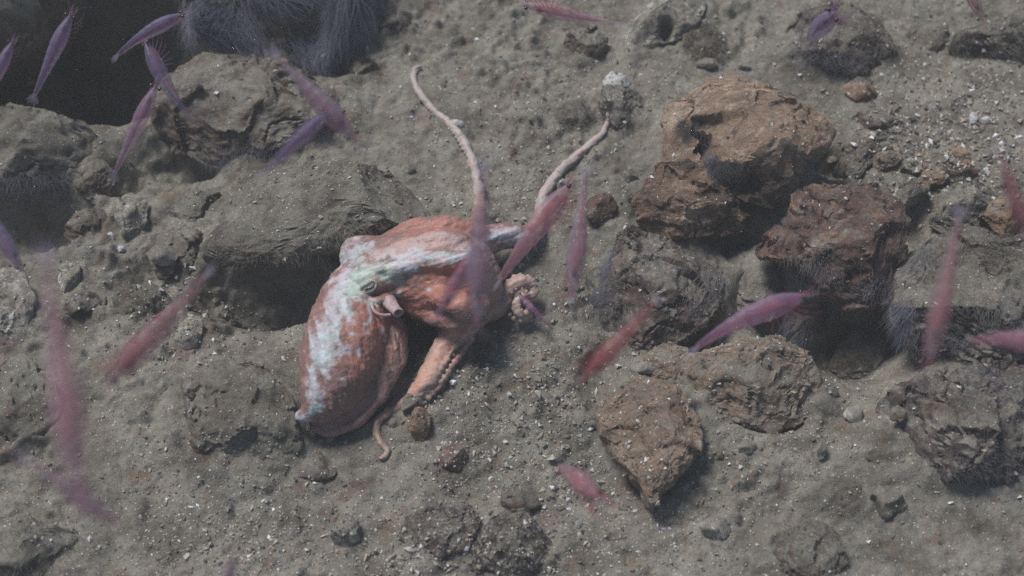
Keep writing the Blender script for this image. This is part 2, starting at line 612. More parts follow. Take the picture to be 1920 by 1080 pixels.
B['slab'] = rock("rock_slab", "wide mud-coated slab overhanging the dark gap behind the octopus", [(383, 480), (398, 450), (420, 425), (428, 380), (470, 340), (520, 318), (570, 326), (640, 308), (740, 306), (800, 322), (868, 336), (905, 380), (880, 420), (800, 425), (730, 430), (690, 446), (640, 470), (560, 490), (490, 497), (430, 490)], 'silted', 0.36, 0.62, 8, 6, 1.15, 1, 5, "rock slab", None, 0.8, 0.0, 0.15)
B['big'] = rock("boulder", "large golden-brown boulder at the upper right with a dark notch in its left side", [(1238, 296), (1246, 240), (1262, 195), (1300, 168), (1330, 145), (1385, 120), (1412, 118), (1425, 150), (1470, 172), (1520, 200), (1555, 238), (1545, 266), (1505, 290), (1490, 335), (1452, 378), (1400, 368), (1345, 345), (1312, 318), (1262, 306)], 'gold', 0.50, 0.62, 14, 6, 0.8, 5, 6, "boulder", None, 0.50, 0.0, 0.8, [(1280, 274, 46, 24, 0.05), (1375, 338, 50, 26, 0.035), (1330, 232, 46, 12, 0.012)])
B['strata'] = rock("rock", "banded dark brown rock wedged under the large golden-brown boulder", [(1193, 378), (1214, 345), (1240, 310), (1290, 308), (1345, 335), (1400, 365), (1408, 392), (1390, 425), (1340, 436), (1270, 444), (1235, 440), (1207, 415)], 'strata', 0.60, 0.75, 22, 6, 0.9, 5, 7, "rock", None, 0.50, 0.035)
B['red'] = rock("boulder", "rusty red boulder with a knobbly top above the dark hole", [(1412, 455), (1450, 425), (1492, 400), (1498, 352), (1530, 335), (1600, 338), (1655, 332), (1690, 372), (1702, 412), (1690, 470), (1694, 530), (1650, 562), (1590, 566), (1540, 540), (1500, 500), (1450, 478)], 'rust', 0.50, 0.62, 16, 6, 1.1, 5, 8, "boulder", None, 0.52, 0.012)
B['mossy'] = rock("boulder", "violet-grey furry boulder with pale mud patches below the banded rock", [(1112, 640), (1118, 560), (1128, 490), (1150, 430), (1185, 402), (1240, 432), (1330, 436), (1372, 470), (1356, 545), (1320, 600), (1260, 640), (1190, 668), (1135, 668)], 'violet', 0.34, 0.34, 16, 6, 1.0, 5, 9, "boulder")
B['smalldark'] = rock("rock", "small dark brown rock beside the blurred upright shrimp", [(1094, 400), (1105, 370), (1135, 362), (1156, 380), (1150, 412), (1120, 425)], 'rust', 0.7, 0.5, 20, 4, 1.0, 4, 10)
B['tan'] = rock("boulder", "tan wedge-shaped boulder with its point down at lower right of centre", [(1122, 775), (1150, 735), (1185, 712), (1225, 706), (1268, 728), (1305, 775), (1314, 822), (1296, 868), (1250, 905), (1214, 944), (1190, 905), (1152, 850), (1130, 812)], 'tan_bare', 0.46, 0.36, 5, 6, 1.5, 2, 11, "boulder", None, 0.50, 0.0, 0.8)
B['tanright'] = rock("boulder", "orange-tan boulder with a mud cap beside the dark hole", [(1276, 702), (1296, 668), (1350, 648), (1420, 640), (1465, 632), (1508, 655), (1538, 702), (1532, 762), (1490, 790), (1448, 806), (1400, 795), (1340, 775), (1296, 745)], 'tan', 0.52, 0.42, 14, 6, 0.95, 5, 12, "boulder", None, 0.52)
B['lump'] = rock("rock", "lumpy grey rock at the lower lip of the dark hole", [(1556, 690), (1572, 650), (1610, 622), (1645, 636), (1684, 668), (1676, 706), (1640, 722), (1590, 716)], 'grey', 0.7, 0.5, 22, 5, 1.3, 4, 13)
B['furlow'] = rock("boulder", "violet furry boulder lying on pale mud at the lower right edge", [(1648, 792), (1668, 745), (1720, 722), (1790, 690), (1880, 672), (1990, 690), (2010, 860), (1930, 890), (1860, 896), (1780, 892), (1700, 884), (1658, 845)], 'violet', 0.46, 0.42, 14, 6, 1.5, 5, 14, "boulder")
B['furhigh'] = rock("boulder", "dark furry boulder on the right edge beside the rusty red boulder", [(1682, 590), (1692, 500), (1720, 455), (1780, 432), (1850, 440), (1990, 450), (2010, 690), (1900, 690), (1800, 692), (1725, 668)], 'dark', 0.45, 0.4, 18, 6, 1.2, 4, 15, "boulder")
B['toprock'] = rock("rock", "pale-crusted rock at the top edge right of the swimming shrimp", [(1170, 88), (1172, 55), (1200, 22), (1235, -8), (1290, -30), (1335, -10), (1320, 22), (1296, 50), (1272, 74), (1238, 78), (1198, 102)], 'pale_bare', 0.55, 0.5, 20, 5, 1.1, 4, 16, 'rock', None, 0.72, 0.0, 0.8, [(1250, 58, 12, 22, 0.02)])
B['topbrown'] = rock("rock", "brown rock just under the swimming shrimp at the top", [(1052, 84), (1070, 58), (1110, 50), (1140, 72), (1138, 95), (1100, 118), (1072, 108)], 'silt_red', 0.55, 0.45, 24, 5, 1.1, 4, 17)
B['topfur'] = rock("boulder", "dark reddish furry boulder near the top with a shrimp over it", [(1480, 105), (1476, 50), (1510, 12), (1590, 4), (1650, 30), (1684, 80), (1652, 115), (1604, 152), (1560, 136), (1510, 128)], 'violet', 0.50, 0.4, 22, 5, 1.2, 4, 18, "boulder")
B['whitecap'] = rock("rock", "dark rock carrying a block of white crust on top", [(1122, 190), (1130, 160), (1165, 158), (1205, 172), (1210, 205), (1190, 240), (1150, 244), (1130, 222)], 'dark', 0.42, 0.12, 18, 5, 1.0, 4, 19)
cap = rock("crust", None, [(1128, 148), (1150, 131), (1180, 146), (1186, 166), (1158, 175), (1132, 164)], 'white', 0.6, 0.62, 22, 4, 0.9, 4, 20)
B['lumpfur'] = rock("rock", "small dark furry lump left of the white-capped rock", [(1040, 225), (1052, 195), (1085, 186), (1106, 206), (1098, 240), (1066, 254)], 'silt_red', 0.5, 0.25, 20, 4, 1.1, 3, 21)
B['ledge'] = rock("boulder", "dark crumbling boulder in the top right corner", [(1785, 95), (1800, 62), (1860, 45), (1980, 40), (1990, 120), (1900, 128), (1830, 130)], 'dark', 0.5, 0.4, 20, 5, 1.3, 4, 22, "boulder")
B['mound'] = rock("mound", "rounded mud-buried rock below and left of the octopus mantle", [(342, 720), (365, 685), (420, 668), (490, 685), (545, 745), (566, 830), (540, 875), (490, 894), (430, 872), (370, 838), (345, 785)], 'silted', 0.30, 0.22, 14, 6, 0.8, 3, 23, "rock")
B['brownleft'] = rock("rock", "brown knob of rock between the dark hollows on the left", [(138, 340), (150, 305), (190, 298), (215, 325), (212, 372), (188, 384), (160, 372)], 'silt_red', 0.7, 0.5, 24, 5, 1.2, 4, 24)
B['paleplate'] = rock("rock", "pale flat rock with a pointed lower end left of the slab", [(206, 392), (236, 358), (276, 372), (275, 415), (262, 440), (240, 452), (228, 425)], 'pale_bare', 0.45, 0.5, 26, 5, 0.8, 5, 25)
B['paleleft'] = rock("rock", "pale crusted rock on the left edge behind the large blurred shrimp", [(-40, 515), (10, 500), (40, 515), (62, 560), (58, 610), (20, 625), (-40, 620)], 'pale_bare', 0.6, 0.4, 24, 5, 1.1, 4, 26)
B['paleleft2'] = rock("rock", "pale whitish rock between the large blurred shrimp and the mud bank", [(104, 520), (118, 494), (148, 496), (152, 530), (130, 548), (108, 545)], 'pale_bare', 0.6, 0.4, 24, 4, 1.0, 4, 27)
B['paleslope'] = rock("rock", "pale upright rock just right of the blurred diagonal shrimp", [(326, 640), (334, 605), (352, 588), (376, 592), (380, 625), (366, 655), (342, 668)], 'pale_bare', 0.6, 0.5, 26, 4, 1.0, 5, 28)
B['darkleft'] = rock("rock", "dark brown rough rock right of the large blurred shrimp", [(118, 580), (130, 552), (170, 545), (198, 560), (190, 590), (150, 600)], 'dark', 0.6, 0.35, 22, 4, 1.2, 4, 29)
B['bottomdark'] = rock("rock", "dark furry rock at the bottom below the octopus", [(744, 1010), (760, 968), (810, 950), (862, 962), (884, 940), (902, 972), (880, 1034), (838, 1040), (812, 1062), (770, 1040)], 'violet', 0.36, 0.25, 16, 5, 1.2, 5, 30)
B['bottomdark2'] = rock("rock", "blackish furry rock at the bottom edge with a muddy top", [(868, 1052), (896, 1000), (920, 962), (986, 948), (1010, 990), (1040, 1020), (1016, 1058), (970, 1070), (930, 1100), (890, 1084)], 'dark', 0.36, 0.25, 16, 5, 1.2, 5, 31)
B['shell'] = rock("stone", "small reddish-brown polished stone next to the lower octopus arm", [(766, 790), (780, 764), (804, 768), (808, 800), (796, 826), (776, 826)], 'orange', 0.7, 0.5, 26, 4, 0.8, 4, 32, "stone")
B['cruststone'] = rock("rock", "small pointed rock with a pale crust near the bottom left of centre", [(618, 1005), (632, 978), (655, 960), (670, 985), (672, 1012), (650, 1030), (628, 1026)], 'pale', 0.7, 0.5, 28, 4, 1.0, 5, 33)
B['palebottom'] = rock("rock", "whitish rock lying on smooth mud at lower right of centre", [(1310, 985), (1322, 966), (1350, 968), (1385, 988), (1388, 1006), (1355, 1014), (1325, 1006)], 'pale', 0.6, 0.4, 24, 4, 0.9, 4, 34)
B['round'] = rock("stone", "rounded grey stone with a dark right flank on the mud at lower right", [(1634, 935), (1648, 914), (1672, 910), (1694, 926), (1706, 950), (1690, 968), (1655, 968)], 'grey', 0.8, 0.45, 26, 4, 0.8, 3, 35, "stone")
B['ridged'] = rock("rock", "ridged muddy rock in the lower left corner", [(-60, 990), (30, 960), (80, 985), (140, 985), (168, 1020), (130, 1060), (60, 1110), (-60, 1120)], 'silted', 0.5, 0.3, 20, 5, 1.0, 3, 36, "rock", None, 0.72, 0.06)
B['brownlow'] = rock("rock", "small dark brown rock sunk in grit below the octopus arm", [(820, 862), (830, 838), (858, 830), (876, 850), (866, 886), (838, 892)], 'rust', 0.6, 0.3, 22, 4, 1.0, 4, 37)
B['redlow'] = rock("rock", "reddish rock half buried right of the mud mound", [(545, 880), (560, 852), (600, 848), (634, 868), (628, 895), (585, 908), (556, 902)], 'silt_red', 0.5, 0.3, 20, 4, 0.9, 3, 38)
B['redbottom'] = rock("rock", "dull red rock under mud at the bottom edge right of centre", [(1448, 1040), (1470, 995), (1530, 975), (1580, 1000), (1590, 1060), (1540, 1100), (1470, 1100)], 'silt_red', 0.35, 0.2, 16, 5, 1.0, 3, 39)
B['tanchip'] = rock("stone", "tan triangular stone beside the upper right gravel patch", [(1578, 165), (1600, 154), (1640, 162), (1656, 182), (1640, 198), (1604, 192)], 'orange', 0.55, 0.4, 26, 4, 0.7, 4, 40, "stone")
B['tanchip2'] = rock("stone", "long brownish stone below the tan triangular stone", [(1590, 218), (1620, 200), (1665, 205), (1690, 225), (1660, 242), (1612, 240)], 'silt_red', 0.5, 0.35, 22, 4, 0.9, 4, 41, "stone")
B['palecob'] = rock("stone", "cream lumpy stone on top of the rusty red boulder's right shoulder", [(1664, 345), (1680, 326), (1712, 332), (1742, 352), (1732, 376), (1700, 390), (1680, 376)], 'pale', 0.8, 0.75, 28, 5, 1.0, 4, 42, "stone")
B['orangecob'] = rock("stone", "oblong tan stone right of the cream lumpy stone", [(1718, 340), (1730, 322), (1760, 316), (1778, 332), (1768, 346), (1738, 354)], 'orange', 0.8, 0.6, 28, 4, 0.7, 3, 43, "stone")
B['orangeright'] = rock("rock", "orange-tan rock at the right edge over a dark gap", [(1838, 400), (1850, 378), (1890, 370), (1915, 390), (1912, 425), (1895, 446), (1866, 432)], 'orange', 0.7, 0.7, 28, 5, 0.9, 5, 44)
B['brownright'] = rock("rock", "brown block among the cobbles below the upper right gravel patch", [(1728, 300), (1742, 286), (1780, 290), (1806, 308), (1800, 328), (1762, 330), (1735, 320)], 'tan', 0.7, 0.5, 26, 4, 0.9, 5, 45)
B['brownright2'] = rock("stone", "dark red-brown stone right of the oblong tan stone", [(1790, 318), (1800, 298), (1822, 302), (1832, 325), (1815, 334), (1794, 332)], 'rust', 0.8, 0.5, 28, 4, 0.9, 4, 46, "stone")
B['longbrown'] = rock("stone", "long brownish stone left of the cobbles above the cream stone", [(1626, 302), (1650, 286), (1690, 276), (1700, 290), (1676, 312), (1640, 318)], 'tan', 0.6, 0.5, 26, 4, 0.9, 4, 47, "stone")
B['darkcob'] = rock("stone", "blackish stone with a white chip between the cobbles", [(1688, 318), (1700, 300), (1722, 306), (1724, 328), (1704, 336), (1690, 330)], 'dark', 0.8, 0.5, 28, 4, 0.9, 4, 48, "stone")
B['siltright'] = rock("rock", "muddy sloping rock left of the blurred dark-red shrimp at the right edge", [(1738, 420), (1760, 370), (1820, 340), (1880, 345), (1930, 365), (1850, 380), (1830, 430), (1780, 445)], 'grey', 0.45, 0.45, 20, 5, 1.1, 4, 49)
B['midright'] = rock("rock", "dim furry rock in the mouth of the dark hole", [(1475, 590), (1490, 560), (1520, 550), (1548, 575), (1552, 615), (1520, 640), (1485, 625)], 'violet', 0.6, 0.4, 22, 5, 1.1, 4, 50)
B['edgeslab'] = rock("rock", "brown muddy rock on the slope left of the slab tip", [(270, 470), (290, 440), (340, 420), (385, 440), (395, 480), (360, 520), (300, 520)], 'silt_red', 0.4, 0.3, 20, 5, 1.0, 4, 51)
B['edgeslab2'] = rock("rock", "rough brownish rock under the tail of the blurred diagonal shrimp", [(210, 560), (235, 535), (290, 530), (330, 560), (310, 610), (260, 620), (225, 600)], 'grey', 0.4, 0.3, 20, 5, 1.2, 4, 52)
B['gapleft'] = rock("rock", "dark muddy rock in the dark gap left of the pale flat rock", [(120, 440), (140, 400), (190, 390), (215, 420), (205, 460), (160, 475)], 'silt_red', 0.5, 0.25, 20, 5, 1.2, 4, 53)
B['armstone'] = rock("stone", "grey-green crusted stone on top of the octopus's lower arm", [(750, 760), (762, 738), (786, 738), (800, 756), (780, 776), (758, 776)], 'grey', 0.7, 0.6, 28, 4, 1.0, 4, 54, "stone")
B['bottomright'] = rock("rock", "dull reddish patchy rock nearly buried at the bottom right", [(1560, 925), (1580, 905), (1620, 912), (1630, 945), (1600, 965), (1570, 955)], 'silt_red', 0.35, 0.1, 16, 4, 0.9, 3, 55)
B['toplump'] = rock("rock", "fuzzy pale brown lump right of the pale-crusted top rock", [(1280, 85), (1295, 60), (1340, 50), (1372, 75), (1365, 105), (1320, 118), (1290, 110)], 'silt_red', 0.45, 0.3, 22, 5, 1.0, 3, 56)
B['topdark'] = rock("rock", "small blackish rock standing in for a dark pit beside the tail of the hairy boulder", [(652, 130), (665, 112), (700, 112), (716, 128), (700, 144), (668, 146)], 'dark', 0.5, 0.2, 20, 4, 1.2, 3, 57)  # blackish rock added in place of a dark pit in the mud
B['topdark2'] = rock("rock", "dark flat rock standing in for dark pits near the top, right of the hairy boulder", [(700, 50), (715, 28), (755, 24), (775, 42), (760, 62), (720, 68)], 'dark', 0.45, 0.2, 20, 4, 1.2, 3, 58)  # dark rock put where the mud only has dark pits

B['wedge'] = rock("rock", "grey mud-dusted wedge between the violet-grey furry boulder and the rusty red boulder", [(1366, 456), (1420, 458), (1472, 498), (1494, 560), (1445, 602), (1385, 596), (1356, 545)], 'grey', 0.45, 0.25, 18, 5, 1.0, 4, 60)
B['between'] = rock("rock", "brownish rock wedged between the two tan boulders", [(1208, 668), (1245, 640), (1292, 652), (1290, 700), (1262, 722), (1215, 706)], 'tan', 0.6, 0.3, 22, 5, 1.0, 5, 61)
B['palefar'] = rock("rock", "pale greenish rough rock on the right edge under the orange-tan rock", [(1832, 482), (1868, 450), (1960, 440), (1970, 545), (1885, 548), (1842, 522)], 'pale', 0.5, 0.5, 20, 5, 1.2, 4, 62)
B['siltslab'] = rock("rock", "muddy ledge rising right of the large golden-brown boulder", [(1556, 330), (1590, 275), (1650, 245), (1716, 246), (1690, 280), (1640, 300), (1606, 338)], 'silt_red', 0.4, 0.3, 18, 5, 1.0, 4, 63)
B['leftlow'] = rock("rock", "rough greyish rock cut by the left edge behind the largest shrimp", [(-50, 690), (30, 662), (90, 700), (112, 775), (70, 828), (-50, 845)], 'grey', 0.4, 0.3, 18, 5, 1.0, 4, 64)
B['lumpsmall'] = rock("stone", "small pale brown lump right of the pale upright rock", [(392, 592), (408, 574), (436, 570), (442, 598), (416, 624), (396, 614)], 'grey', 0.6, 0.35, 22, 4, 1.1, 4, 65, "stone")
B['cornertop'] = rock("rock", "rusty flat rock half covered by mud left of the top right corner boulder", [(1690, 70), (1720, 45), (1775, 48), (1785, 85), (1745, 110), (1705, 100)], 'silt_red', 0.4, 0.15, 18, 4, 1.0, 4, 66)
B['greyslope'] = rock("rock", "mud-smothered rock on the slope above the slab's left tip", [(300, 400), (330, 360), (400, 345), (425, 380), (400, 420), (340, 432)], 'silted', 0.4, 0.2, 18, 5, 1.0, 4, 67)
B['lowdark'] = rock("rock", "dark brown rock sticking out of the mud above the lower tan boulders' gap", [(1100, 520), (1118, 500), (1140, 520), (1136, 580), (1112, 600), (1098, 560)], 'dark', 0.5, 0.25, 20, 4, 1.0, 4, 68)

# the white block is a part of the dark rock
m_cap, m_par = Vector(cap.location), Vector(B['whitecap'].location)
cap.parent = B['whitecap']
cap.location = m_cap - m_par
cap["label"] = "white crust"
del cap["category"]

# --- fuzz
bl, dk, sl = M_FUZZ, M_FUZZ_D, M_FUZZ_S
fuzz(B['hairy'], 4600, 0.030, M_FUZZ_H, (0.22, -0.60, -0.40), [(410, 50, 70, 70), (470, 95, 60, 24), (570, 92, 60, 30), (630, 20, 40, 70), (520, -40, 90, 50)], 0.00036, 2.0, 1, 0.6)
fuzz(B['redleft'], 700, 0.012, bl, (0.1, -0.7, -0.2), [(440, 300, 90, 40), (640, 180, 40, 50)], 0.0003, 1.2, 2)
fuzz(B['mossy'], 1900, 0.010, bl, (0.05, -0.8, -0.4), [(1135, 560, 36, 110), (1340, 560, 40, 60), (1260, 500, 70, 40)], 0.0003, 1.8, 3, 0.35)
fuzz(B['mossy'], 1500, 0.005, sl, (0.05, -0.3, 0.1), None, 0.0003, 1.2, 33)
fuzz(B['furlow'], 2400, 0.007, bl, (0.0, -0.8, -0.1), None, 0.00028, 1.3, 4, 0.7)
fuzz(B['furlow'], 900, 0.005, sl, (0.0, -0.4, 0.0), None, 0.0003, 1.0, 34)
fuzz(B['furhigh'], 1700, 0.010, bl, (0.05, -0.6, -0.2), [(1690, 590, 30, 110), (1880, 560, 90, 40), (1760, 650, 60, 40), (1730, 480, 30, 60)], 0.00032, 2.0, 5, 0.4)
fuzz(B['furhigh'], 1600, 0.007, sl, (0.05, -0.3, 0.1), [(1760, 470, 70, 60), (1880, 480, 60, 50), (1820, 600, 80, 50)], 0.00033, 1.5, 35)
fuzz(B['topfur'], 1000, 0.009, bl, (0.1, -0.6, 0), [(1510, 90, 40, 50), (1560, 120, 60, 26)], 0.0003, 1.8, 6, 0.4)
fuzz(B['topfur'], 1100, 0.006, sl, (0.1, -0.3, 0.1), None, 0.0003, 1.2, 36)
fuzz(B['big'], 1100, 0.014, dk, (0.3, -0.5, 0.1), [(1370, 318, 45, 16), (1310, 240, 36, 14)], 0.00034, 1.5, 7)
fuzz(B['big'], 600, 0.014, bl, (0.15, -0.7, 0.1), [(1332, 290, 20, 50), (1400, 135, 40, 20)], 0.0003, 1.2, 37)
fuzz(B['red'], 900, 0.007, bl, (0.0, -0.6, 0), [(1660, 530, 50, 40), (1520, 520, 60, 30)], 0.0003, 1.6, 8, 0.4)
fuzz(B['red'], 1300, 0.005, sl, (0, -0.3, 0.2), None, 0.0003, 1.4, 38)
fuzz(B['bottomdark'], 900, 0.005, dk, (0.1, -0.4, 0.1), None, 0.0003, 1.6, 9, 0.7)
fuzz(B['bottomdark2'], 900, 0.005, dk, (0.1, -0.5, 0.1), None, 0.0003, 1.6, 10, 0.7)
fuzz(B['whitecap'], 600, 0.007, dk, (0.1, -0.5, 0.1), None, 0.0003, 1.4, 11)
fuzz(B['lumpfur'], 600, 0.007, sl, (0.1, -0.5, 0.1), None, 0.0003, 1.4, 12)
fuzz(B['midright'], 700, 0.010, bl, (0.1, -0.7, 0.1), None, 0.0003, 1.4, 13)
fuzz(B['slab'], 1200, 0.005, sl, (0.1, -0.6, -0.4), [(500, 485, 120, 20), (680, 440, 120, 30)], 0.0003, 1.4, 14)
fuzz(B['ledge'], 1100, 0.008, sl, (0.1, -0.5, 0.1), None, 0.0003, 1.4, 15)
fuzz(B['topdark'], 500, 0.009, dk, (0.2, -0.3, 0.1), None, 0.0003, 1.4, 16)
fuzz(B['topdark2'], 500, 0.008, dk, (0.2, -0.3, 0.1), None, 0.0003, 1.4, 17)
fuzz(B['toplump'], 700, 0.007, sl, (0.1, -0.5, 0.1), None, 0.0003, 1.4, 18)
fuzz(B['siltleft'], 600, 0.010, bl, (0.1, -0.7, -0.2), [(80, 340, 120, 20)], 0.0003, 1.4, 19)
fuzz(B['ridged'], 700, 0.006, sl, (0.1, -0.4, 0.1), None, 0.0003, 1.4, 20)
fuzz(B['redbottom'], 500, 0.005, sl, (0.1, -0.4, 0.1), None, 0.0003, 1.4, 21)

# ------------------------------------------------------------------ the seabed
def axis(lo, hi, step, far):
    a = list(np.arange(lo, hi, step))
    s, v, up = step, a[-1], []
    while v < far:
        s *= 1.22
        v += s
        up.append(v)
    s, v, dn = step, a[0], []
    while v > -far:
        s *= 1.22
        v -= s
        dn.append(v)
    return np.array(dn[::-1] + a + up)


xs, ys = axis(-0.66, 0.66, 0.0024, 4.0), axis(-0.44, 0.56, 0.0024, 4.0)
gx, gy = np.meshgrid(xs, ys)
gz = ground(gx.ravel(), gy.ravel())
pp = np.stack([gx.ravel(), gy.ravel(), gz], 1)
smoothness = 0.45 + 1.15 * sstep(-0.15, 0.35, fbm(pp * 9, 3, 61))
gz = gz + smoothness * (0.0040 * fbm(pp * 55, 4, 31, 0.55) + 0.0030 * np.clip(fbm(pp * 140, 3, 41, 0.6), -0.1, 1)) - 0.006 * np.clip(fbm(pp * 38, 3, 44, ridge=True) - 0.40, 0, 1)
lump = fbm(pp * 85, 2, 47)
gz = gz + smoothness * 0.010 * np.clip(lump - 0.20, 0, 1) + 0.006 * np.clip(fbm(pp * 30, 3, 49) - 0.15, 0, 1)
bank = np.clip(0.75 + 0.9 * fbm(pp * 24, 3, 52), 0.05, 1.6)
for (c_, th_, rs_, ks_, rm_) in FEET:                              # mud banked up against the stones
    dx, dy = pp[:, 0] - c_[0], (pp[:, 1] - c_[1]) / ks_
    nr_ = np.nonzero((np.abs(dx) < rm_ * 3) & (np.abs(dy) < rm_ * 3))[0]
    ra = np.hypot(dx[nr_], dy[nr_])
    rr_ = np.interp(np.arctan2(-dy[nr_], dx[nr_]), th_, rs_)
    wd = 0.006 + 0.16 * rm_
    e = (ra - rr_) / wd
    fx_, fy_ = to_px(c_)
    low = 0.45 if (1080 < fx_ < 1960 and 110 < fy_ < 700) or (fx_ < 640 and fy_ < 330) else 1.0
    gz[nr_] += low * bank[nr_] * min(0.016, 0.21 * rm_) * np.where(e > 0, np.exp(-e ** 2), 1)
pp[:, 2] = gz
ny, nx = gx.shape
idx = np.arange(nx * ny).reshape(ny, nx)
quads = np.stack([idx[:-1, :-1], idx[:-1, 1:], idx[1:, 1:], idx[1:, :-1]], -1).reshape(-1, 4)
seabed = mesh_np("seabed", pp, quads, mat_seabed())
tag(seabed, kind='structure')

# ------------------------------------------------------------------ the octopus: one skin grown round its shape
VOX = 0.0010
GX0, GX1 = plane_pt(540, 600)[0], plane_pt(1175, 600)[0]
oy = [plane_pt(900, 900)[1], plane_pt(900, 90)[1]]
LO = np.array([GX0, oy[0], -0.05]); HI = np.array([GX1, oy[1], 0.135])
DIM = np.ceil((HI - LO) / VOX).astype(int)
FIELD = np.full(DIM, 0.02, np.float32)


def local(c, r):
    a = np.clip(np.floor((np.asarray(c) - r - LO) / VOX).astype(int), 0, DIM)
    b = np.clip(np.ceil((np.asarray(c) + r - LO) / VOX).astype(int) + 1, 0, DIM)
    return a, b


def blend(a, b, d, k):
    f = FIELD[a[0]:b[0], a[1]:b[1], a[2]:b[2]]
    if k <= 0:
        np.minimum(f, d, out=f)
        return
    h = np.clip(0.5 + 0.5 * (f - d) / k, 0, 1)
    f[...] = f * (1 - h) + d * h - k * h * (1 - h)


def grid(a, b):
    return np.meshgrid(*[LO[i] + VOX * np.arange(a[i], b[i], dtype=np.float32) for i in range(3)], indexing='ij')


def S(px):
    return px * D0 / FPX


def cone(p1, r1, p2, r2, k=0.004, flat=None):
    """round cone between two places; flat = (axis, factor) squashes it along a direction"""
    p1, p2 = np.asarray(p1), np.asarray(p2)
    c, r = (p1 + p2) / 2, np.linalg.norm(p2 - p1) / 2 + max(r1, r2) + 0.02
    a, b = local(c, r)
    if np.any(b - a <= 0):
        return
    X, Y, Z = grid(a, b)
    d = p2 - p1
    L2 = float(d @ d) + 1e-12
    t = np.clip(((X - p1[0]) * d[0] + (Y - p1[1]) * d[1] + (Z - p1[2]) * d[2]) / L2, 0, 1)
    qx, qy, qz = X - (p1[0] + t * d[0]), Y - (p1[1] + t * d[1]), Z - (p1[2] + t * d[2])
    rr = r1 + (r2 - r1) * t
    if flat is not None:
        n, fac = flat
        s = qx * n[0] + qy * n[1] + qz * n[2]
        e = s * (1 / fac - 1)
        qx, qy, qz = qx + e * n[0], qy + e * n[1], qz + e * n[2]
        blend(a, b, (np.sqrt(qx * qx + qy * qy + qz * qz) - rr) * (fac if fac < 1 else 1) ** 0.5, k)
        return
    blend(a, b, np.sqrt(qx * qx + qy * qy + qz * qz) - rr, k)


def smooth_path(pts, n):
    """Catmull-Rom through rows of numbers"""
    A = np.array(pts, float)
    A = np.vstack([2 * A[0] - A[1], A, 2 * A[-1] - A[-2]])
    out = []
    seg = len(A) - 3
    for u in np.linspace(0, seg - 1e-6, n):
        i = int(u)
        t = u - i
        p0, p1, p2, p3 = A[i:i + 4]
        out.append(0.5 * (2 * p1 + (p2 - p0) * t + (2 * p0 - 5 * p1 + 4 * p2 - p3) * t * t + (3 * p1 - p0 - 3 * p2 + p3) * t ** 3))
    return np.array(out)


def chain(pts, k=0.004, n=40, flat=None):
    """pts rows: photo x, y, height of the centre line above the mud (px), radius (px)"""
    q = smooth_path(pts, n)
    W = [(P(a, b, S(h)), S(max(r, 1.2))) for a, b, h, r in q]
    for (p1, r1), (p2, r2) in zip(W[:-1], W[1:]):
        cone(p1, r1, p2, r2, k, flat)
    return W


def ball(px, py, h, r, k=0.004):
    p = P(px, py, S(h))
    cone(p, S(r), p + 1e-5, S(r), k)
    return p


# mantle sac, its skirt and tail papilla
chain([(694, 512, 74, 40), (672, 562, 74, 57), (653, 612, 76, 63), (641, 662, 72, 62), (628, 708, 64, 53), (613, 742, 54, 36), (598, 766, 44, 17)], 0.010, 26)
chain([(704, 590, 52, 34), (716, 628, 50, 42), (712, 670, 48, 44), (688, 714, 44, 42), (660, 750, 38, 38), (632, 776, 30, 34), (608, 786, 24, 25)], 0.002, 60, (TO, 0.36))
chain([(754, 606, 48, 4), (759, 624, 46, 5), (755, 645, 44, 4), (757, 664, 42, 5), (744, 684, 40, 4), (736, 702, 39, 5), (722, 722, 37, 4), (712, 746, 34, 5), (694, 768, 31, 4), (676, 788, 28, 5), (650, 802, 25, 5), (617, 811, 22, 5), (592, 800, 20, 5)], 0.004, 80)
chain([(606, 735, 76, 28), (590, 764, 60, 14), (574, 776, 52, 7.5), (561, 781, 46, 3.5)], 0.006, 12)
# head, the two eye bulbs, brow
ball(672, 476, 98, 33, 0.004)
ball(690, 459, 102, 15, 0.003)
ball(656, 466, 104, 15, 0.003)
ball(652, 486, 108, 14, 0.003)
ball(700, 495, 84, 44, 0.012)
chain([(674, 530, 118, 30), (700, 530, 126, 29), (726, 527, 118, 20)], 0.0025, 10)
chain([(660, 532, 132, 7), (668, 514, 144, 8), (686, 503, 150, 9), (708, 506, 150, 9), (730, 516, 138, 6)], 0.002, 16)
chain([(668, 552, 126, 6), (690, 563, 128, 6), (714, 560, 128, 6), (736, 546, 124, 5)], 0.002, 12)
# web body and the arm roots running along it
chain([(715, 500, 72, 46), (768, 508, 70, 64), (820, 516, 66, 77), (850, 526, 64, 76), (868, 540, 56, 57)], 0.010, 22)
chain([(716, 464, 90, 12), (742, 445, 96, 17), (790, 431, 98, 24), (845, 428, 92, 23), (890, 440, 82, 21), (920, 456, 66, 19)], 0.002, 28)
chain([(700, 492, 114, 13), (750, 467, 128, 14), (805, 454, 136, 19), (850, 454, 132, 20), (884, 466, 118, 17)], 0.0018, 28)
chain([(722, 512, 136, 9), (760, 500, 148, 11), (800, 490, 158, 15), (850, 488, 160, 17), (892, 496, 142, 16), (908, 520, 120, 12)], 0.004, 28)
chain([(742, 545, 118, 9), (790, 550, 131, 14), (845, 562, 134, 18), (882, 580, 112, 18), (905, 566, 92, 13)], 0.004, 24)
chain([(770, 575, 100, 10), (820, 596, 96, 14), (876, 603, 78, 16), (908, 590, 58, 14)], 0.003, 20)
chain([(890, 500, 60, 33), (893, 540, 56, 33), (882, 575, 50, 30)], 0.006, 10)
